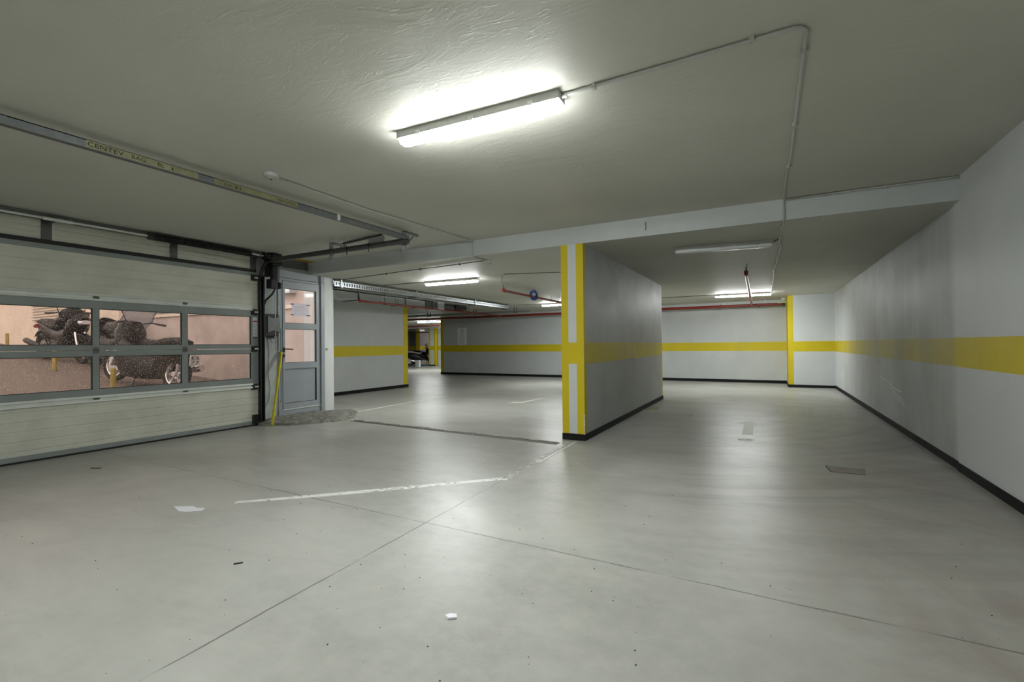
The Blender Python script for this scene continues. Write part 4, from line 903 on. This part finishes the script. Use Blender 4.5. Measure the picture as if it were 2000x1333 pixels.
# ================================================================== MOTORCYCLES
def bike(name, label, loc, heading, pitch=0.0, tour=False, smat='screen', body='gloss_black', accent='silver', seat='seat', screen=1.0, topcase=True, scooter=True, plate=None, scale=1.0, lean=.09, rim='chrome'):
    """local frame: x forward, y left, z up, origin on ground under the middle"""
    t = thing(name, loc, label, 'motorcycle')
    t.rotation_euler = Euler((lean, -pitch, heading), 'XYZ'); t.scale = (scale,)*3
    S, U, F = Vector((0, 1, 0)), Vector((0, 0, 1)), Vector((1, 0, 0))
    def part(mb, nm, mat, smooth=True, par=None, bevel=0):
        o = mb.obj(nm, mat, None, smooth, bevel); o.parent = par or t; return o
    wr = .285 if scooter else .31
    wb = .74
    for sx, tw_ in ((wb, .055), (-wb*.93, .07)):
        c = (sx, 0, wr)
        prof = [(wr-.085, -tw_*.75), (wr-.03, -tw_), (wr-.008, -tw_*.6), (wr, 0), (wr-.008, tw_*.6), (wr-.03, tw_), (wr-.085, tw_*.75), (wr-.09, 0)]
        mb = MB(); a = Vector((1, 0, 0)); b = Vector((0, 0, 1))
        rings = [mb.ring(Vector(c)+S*o_, a, b, r_, 28) for r_, o_ in prof]
        for k in range(len(rings)): mb.bridge(rings[k], rings[(k+1) % len(rings)])
        wheel = part(mb, 'tyre', 'tyre')
        rm = MB(); rings = [rm.ring(Vector(c)+S*o_, a, b, r_, 28) for r_, o_ in ((wr-.082, -tw_*.7), (wr-.10, -tw_*.6), (wr-.10, tw_*.6), (wr-.082, tw_*.7))]
        for k in range(3): rm.bridge(rings[k], rings[k+1])
        rm.lathe(c, [(.045, -tw_), (.045, tw_)], axis=(0, 1, 0), n=14)
        for k in range(5):
            an = 2*PI*k/5+.3; e_ = Vector(c)+Vector((math.cos(an), 0, math.sin(an)))*(wr-.09)
            rm.bar(Vector(c), e_, .03, .045, S)
        part(rm, 'rim', rim, par=wheel)
        ds = MB().lathe((sx, .045*(1 if sx > 0 else -1), wr), [(.05, 0), (.13, 0), (.13, .005), (.05, .005)], axis=(0, 1, 0), n=22); part(ds, 'brake_disc', 'chrome', par=wheel)
    # fenders
    def fender(cx, r0, a0, a1, wdt, mat, nm):
        mb = MB(); rows = []
        for k in range(10):
            an = a0+(a1-a0)*k/9; rr = r0
            row = []
            for j, (o_, dr_) in enumerate(((-1, -.035), (-.8, 0), (0, .012), (.8, 0), (1, -.035))):
                row.append((cx+(rr+dr_)*math.cos(an), o_*wdt, wr+(rr+dr_)*math.sin(an)))
            rows.append(row)
        for r_ in rows: mb.v += r_
        for k in range(9):
            for j in range(4): mb.f.append((k*5+j, k*5+j+1, (k+1)*5+j+1, (k+1)*5+j))
        o = part(mb, nm, mat); sdm = o.modifiers.new('thickness', 'SOLIDIFY'); sdm.thickness = .006; return o
    fender(wb, wr+.035, math.radians(35), math.radians(165), .075, accent, 'front_fender')
    fender(-wb*.93, wr+.05, math.radians(30), math.radians(150), .085, body, 'rear_fender')
    # fork
    fk = MB()
    for s in (-1, 1): fk.tube([(wb, s*.085, wr), (wb-.10, s*.085, wr+.33), (wb-.20, s*.075, .90)], [.026, .026, .02], 10)
    part(fk, 'fork', 'chrome')
    # main body
    if scooter:
        bd = MB().loft([((-.95, 0, .70), S, U, .05, .05), ((-.80, 0, .68), S, U, .14, .11), ((-.45, 0, .58), S, U, .20, .20), ((-.10, 0, .50), S, U, .20, .20), ((.08, 0, .38), S, U, .19, .13), ((.30, 0, .34), S, U, .19, .10), ((.44, 0, .36), S, U, .18, .12)], 18, 3); part(bd, 'rear_body', body)
        fs = MB().loft([((.36, 0, .30), S, F, .17, .07), ((.44, 0, .50), S, F, .21, .09), ((.47, 0, .72), S, F, .25, .13), ((.50, 0, .92), S, F, .24, .16), ((.49, 0, 1.04), S, F, .17, .12), ((.44, 0, 1.10), S, F, .09, .07)], 18, 2.6); part(fs, 'front_shield', body)
        ac = MB().loft([((.62, 0, .60), S, U, .06, .06), ((.66, 0, .76), S, U, .13, .08), ((.62, 0, .92), S, U, .15, .06), ((.55, 0, 1.02), S, U, .10, .03)], 14, 2.4); part(ac, 'nose_fairing', accent)
        for s in (-1, 1):
            part(MB().prism([(.52, s*.235, .34), (.58, s*.235, .40), (.45, s*.255, .68), (.37, s*.255, .66)], (0, s*.012, 0)), 'side_trim', accent)
            part(MB().prism([(.05, s*.205, .27), (.42, s*.205, .25), (.44, s*.205, .30), (.06, s*.205, .32)], (0, s*.012, 0)), 'floorboard_trim', accent)
    else:
        bd = MB().loft([((-.92, 0, .84), S, U, .04, .03), ((-.70, 0, .80), S, U, .12, .07), ((-.35, 0, .66), S, U, .15, .12), ((.05, 0, .50), S, U, .17, .22), ((.35, 0, .52), S, U, .20, .26), ((.52, 0, .62), S, U, .17, .20)], 18, 2.6); part(bd, 'frame_body', body)
        tk_ = MB().loft([((-.22, 0, .80), S, U, .09, .05), ((-.05, 0, .88), S, U, .15, .12), ((.20, 0, .93), S, U, .17, .14), ((.36, 0, .92), S, U, .12, .10)], 18, 2.3); part(tk_, 'fuel_tank', body)
        fs = MB().loft([((.40, 0, .62), S, U, .20, .16), ((.56, 0, .80), S, U, .21, .22), ((.72, 0, .92), S, U, .16, .17), ((.84, 0, .93), S, U, .08, .08)], 18, 2.4); part(fs, 'front_fairing', body)
        eng = MB().box(-.15, .32, -.17, .17, .22, .48); eng.cyl((.05, -.2, .32), (.05, .2, .32), .11, 16); part(eng, 'engine', 'dark_steel', False, bevel=.02)
        tl2 = MB().prism([(-.95, -.02, .70), (-.80, -.02, .76), (-.86, -.02, .56), (-.98, -.02, .58)], (0, .04, 0)); part(tl2, 'tail_hugger', 'rail', False)
    if tour:
        for s in (-1, 1):
            part(MB().loft([((-.42, s*.20, .36), S, U, .05, .16), ((-.1, s*.22, .38), S, U, .06, .24), ((.25, s*.22, .46), S, U, .06, .30), ((.48, s*.18, .56), S, U, .05, .26)], 14, 2.6), 'lower_fairing', 'gloss_black')
        part(MB().box(-.25, .40, -.18, .18, .14, .34), 'engine', 'dark_steel', False, bevel=.03)
    st_ = MB().loft([((-.88, 0, .84), S, U, .08, .04), ((-.66, 0, .86), S, U, .14, .06), ((-.42, 0, .83), S, U, .16, .055), ((-.30, 0, .78), S, U, .17, .06), ((-.05, 0, .76), S, U, .16, .055), ((.08, 0, .78), S, U, .09, .04)], 16, 2.8); part(st_, 'seat', seat)
    tlp = MB().loft([((-.99, 0, .72), S, U, .05, .025), ((-.95, 0, .73), S, U, .11, .045), ((-.90, 0, .74), S, U, .12, .05)], 12, 2.6); part(tlp, 'tail_light', 'redlens')
    ex = MB().tube([(.0, -.20, .24), (-.25, -.22, .24), (-.45, -.23, .30), (-.95, -.24, .42)], [.03, .04, .062, .058], 12); part(ex, 'exhaust', 'chrome' if rim == 'chrome' else accent)
    hb = MB().tube([(.26, .38, 1.08), (.33, .22, 1.10), (.40, .06, 1.05), (.40, -.06, 1.05), (.33, -.22, 1.10), (.26, -.38, 1.08)], .014, 8); hbo = part(hb, 'handlebar', 'dark_steel')
    for s in (-1, 1):
        part(MB().cyl((.29, s*.27, 1.09), (.235, s*.42, 1.075), .021, 10), 'grip', 'black', par=hbo)
        mr = MB().tube([(.33, s*.22, 1.10), (.36, s*.27, 1.22), (.36, s*.30, 1.30)], .008, 6); mo_ = part(mr, 'mirror', 'black')
        part(MB().loft([((.37, s*.31, 1.33), S, U, .085, .05), ((.40, s*.31, 1.335), S, U, .06, .035)], 14, 2.2), 'mirror_glass', 'silver', par=mo_)
    hl = MB().loft([((.70 if scooter else .80, 0, .80 if scooter else .90), S, U, .12, .06), ((.755 if scooter else .87, 0, .80 if scooter else .90), S, U, .08, .035)], 14, 2.4); part(hl, 'headlight', 'lens')
    if screen > 0:
        mb = MB(); rows = []
        H = .42*screen
        for k in range(7):
            v_ = k/6; row = []
            for j in range(9):
                q = j/8*2-1; wd_ = (.24+.05*math.sin(v_*PI))*(1-.35*v_*v_)
                x = .58-.20*v_*screen-.10*q*q; z = .98+H*v_-.05*q*q*v_
                row.append((x, q*wd_, z))
            rows.append(row)
        for r_ in rows: mb.v += r_
        for k in range(6):
            for j in range(8): mb.f.append((k*9+j, k*9+j+1, (k+1)*9+j+1, (k+1)*9+j))
        o = part(mb, 'windscreen', smat); sdm = o.modifiers.new('thickness', 'SOLIDIFY'); sdm.thickness = .004
        edge_ = [rows[k][0] for k in range(7)]+[rows[6][j] for j in range(1, 9)]+[rows[k][8] for k in range(5, -1, -1)]
        part(MB().tube(edge_, .008, 6), 'screen_edge', 'silver' if smat == 'screen' else 'black', par=o)
    if topcase:
        tc = MB().loft([((-1.10, 0, 1.02), S, U, .17, .11), ((-1.06, 0, 1.03), S, U, .21, .14), ((-.82, 0, 1.04), S, U, .21, .15), ((-.76, 0, 1.03), S, U, .16, .12)], 18, 3.2); tco = part(tc, 'top_case', 'gloss_black')
        part(MB().loft([((-1.08, 0, 1.165), S, U, .12, .012), ((-.80, 0, 1.18), S, U, .12, .012)], 12, 3), 'case_trim', accent, par=tco)
        part(MB().box(-1.0, -.72, -.08, .08, .86, .90), 'rack', 'dark_steel', False)
    if plate:
        pl = MB().box(-1.055, -1.047, -.10, .10, .47, .66); po = part(pl, 'number_plate', 'paper', False)
        part(MB().bar((-.86, 0, .70), (-1.045, 0, .56), .05, .012), 'plate_holder', 'black', False)
        for body_, z, hh in ((plate[0], .575, .055), (plate[1], .49, .065)):
            tx = text_mesh('plate_lettering', body_, 'ink_black', t, (-1.0558, .075, z), (0, -1, 0), (0, 0, 1), hh, .15, .0008)
            tx.parent = po; tx.matrix_parent_inverse = Matrix.Identity(4)
    part(MB().tube([(.0, .14, .30), (-.05, .26, .02)], .014, 8), 'side_stand', 'dark_steel')
    return t
# inside, in the back room
bike('parked_scooter', 'black and white scooter with top case parked in the back room', (-18.92, 23.48, 0), math.radians(45), 0, seat='seat_grey', screen=.8, topcase=True, scooter=True, accent='silver', lean=.0)
bike('parked_scooter', 'black scooter parked behind the white-trimmed one in the back room', (-19.9, 25.4, 0), math.radians(40), 0, accent='gloss_black', screen=.6, topcase=False, scooter=True, lean=.0)
wbx = thing('cardboard_box', (-17.95, 21.95, 0), 'upright white carton on the floor before the parked scooter', 'box')
MB().box(-18.07, -17.80, 21.95, 22.12, 0, .385).obj('carton', 'white_plastic', wbx, bevel=.006); MB().box(-18.075, -17.795, 22.02, 22.05, .385, .388).obj('tape', 'tape', wbx)
bmat = thing('blue_tray', (-18.45, 23.05, 0), 'low blue plastic tray on the floor beside the scooter front', 'tray')
MB().box(-18.75, -18.20, 22.85, 23.20, 0, .012).obj('tray_base', 'blue_mat', bmat)
for q in ((-18.75, -18.20, 22.85, 22.87), (-18.75, -18.20, 23.18, 23.20), (-18.75, -18.73, 22.87, 23.18), (-18.22, -18.20, 22.87, 23.18)): MB().box(*q, .0, .07).obj('tray_rim', 'blue_mat', bmat)

# ================================================================== OUTDOORS
def gz(x):
    if x > -7.1: return 0.0
    if x > -10.3: return 0.02+(-7.1-x)*.1375
    return .46+(-10.3-x)*.0765
gr = MB(); xs = [-7.0, -7.1, -8.2, -9.3, -10.3, -13, -16, -20, -26, -34, -46]
for k in range(len(xs)-1): gr.quad((xs[k], -14, gz(xs[k])), (xs[k+1], -14, gz(xs[k+1])), (xs[k+1], 6.32, gz(xs[k+1])), (xs[k], 6.32, gz(xs[k])))
struct('ground_outside', gr, 'paving', 'brown paved driveway ramp climbing away outside the roller door', 'driveway')
wo = struct('wall_outside', MB().box(-14.9, -7.47, 6.30, 6.41, 0, 1.96), 'plaster', 'pinkish plaster wall lining the outside driveway', 'wall')
MB().box(-15.0, -7.47, 6.25, 6.415, 1.96, 2.03).obj('coping', 'stone_cap', wo)
MB().box(-14.9, -7.47, 6.33, 6.41, 2.03, 4.4).obj('upper_wall', 'plaster', wo)
for x0 in (-13.6, -10.6):
    MB().box(x0, x0+1.5, 6.315, 6.33, 2.05, 3.1).obj('window_recess', 'door_dark', wo)
    for q in ((x0-.05, x0, 2.03, 3.15), (x0+1.5, x0+1.55, 2.03, 3.15), (x0-.05, x0+1.55, 3.1, 3.15)): MB().box(q[0], q[1], 6.30, 6.33, q[2], q[3]).obj('window_surround', 'stone_cap', wo)
fa = struct('building_outside', MB().box(-31.4, -31.0, -16, 6.4, 0, 4.2), 'facade', 'tan rendered house facade across the outside driveway', 'building')
cou = MB()
for k in range(9): cou.box(-31.0, -30.97, -16, 6.4, 1.75+k*.34, 1.775+k*.34)
cou.obj('render_course', 'plaster', fa)
fb = struct('building_outside', MB().box(-31.0, -14.9, 6.20, 6.45, 0, 4.6), 'facade', 'tan house wall with louvred shutter above the parked motorcycles', 'building')
MB().box(-20.2, -17.6, 6.14, 6.20, 2.10, 3.0).obj('shutter_frame', 'stone_cap', fb)
for k in range(11):
    MB().obox((-18.9, 6.125, 2.14+k*.085), (1, 0, 0), (0, .8, .5), (0, -.5, .8), 1.22, .035, .008).obj('louvre_slat', 'stone_cap', fb)
# bollards
for x, y, h_, lab in ((-9.66, 3.94, .50, 'short yellow bollard nearest the roller door outside'), (-13.80, 4.56, .54, 'short yellow bollard before the dark sport motorcycle'), (-18.9, 5.23, .56, 'short yellow bollard highest up the driveway')):
    z = gz(x); b_ = thing('bollard', (x, y, z), lab, 'bollard', 'yellow bollards')
    MB().lathe((x, y, z), [(.040, -.02), (.040, h_-.02), (.034, h_), (.01, h_+.006)], n=14).obj('post', simple('ochre_bollard_paint', (.34, .25, .03), .6), b_, smooth=True)
    MB().lathe((x, y, z), [(.07, -.02), (.07, .012), (.045, .016)], n=14).obj('base_plate', 'rail', b_)
th1 = math.atan2(-.203, -.979)
bike('touring_scooter', 'dark touring scooter with tall clear windscreen outside the roller door', (-10.62, 4.84, gz(-10.62)-.005), th1, .11, True, accent='silver', screen=1.25, topcase=False, scooter=True, plate=('B', '77'), scale=1.10, lean=.05)
bike('sport_motorcycle', 'black sport motorcycle with tail to the left up the driveway', (-16.1, 5.50, gz(-16.1)), math.radians(6), -.076, accent='gloss_black', screen=.55, topcase=False, scooter=False, scale=1.16, lean=.05, smat='gloss_black', rim='dark_steel')
bike('sport_motorcycle', 'second dark motorcycle standing between the sport and touring bikes', (-13.6, 5.55, gz(-13.6)), math.radians(185), .076, accent='gloss_black', screen=.4, topcase=False, scooter=False, scale=1.05, lean=.05, smat='gloss_black', rim='dark_steel')
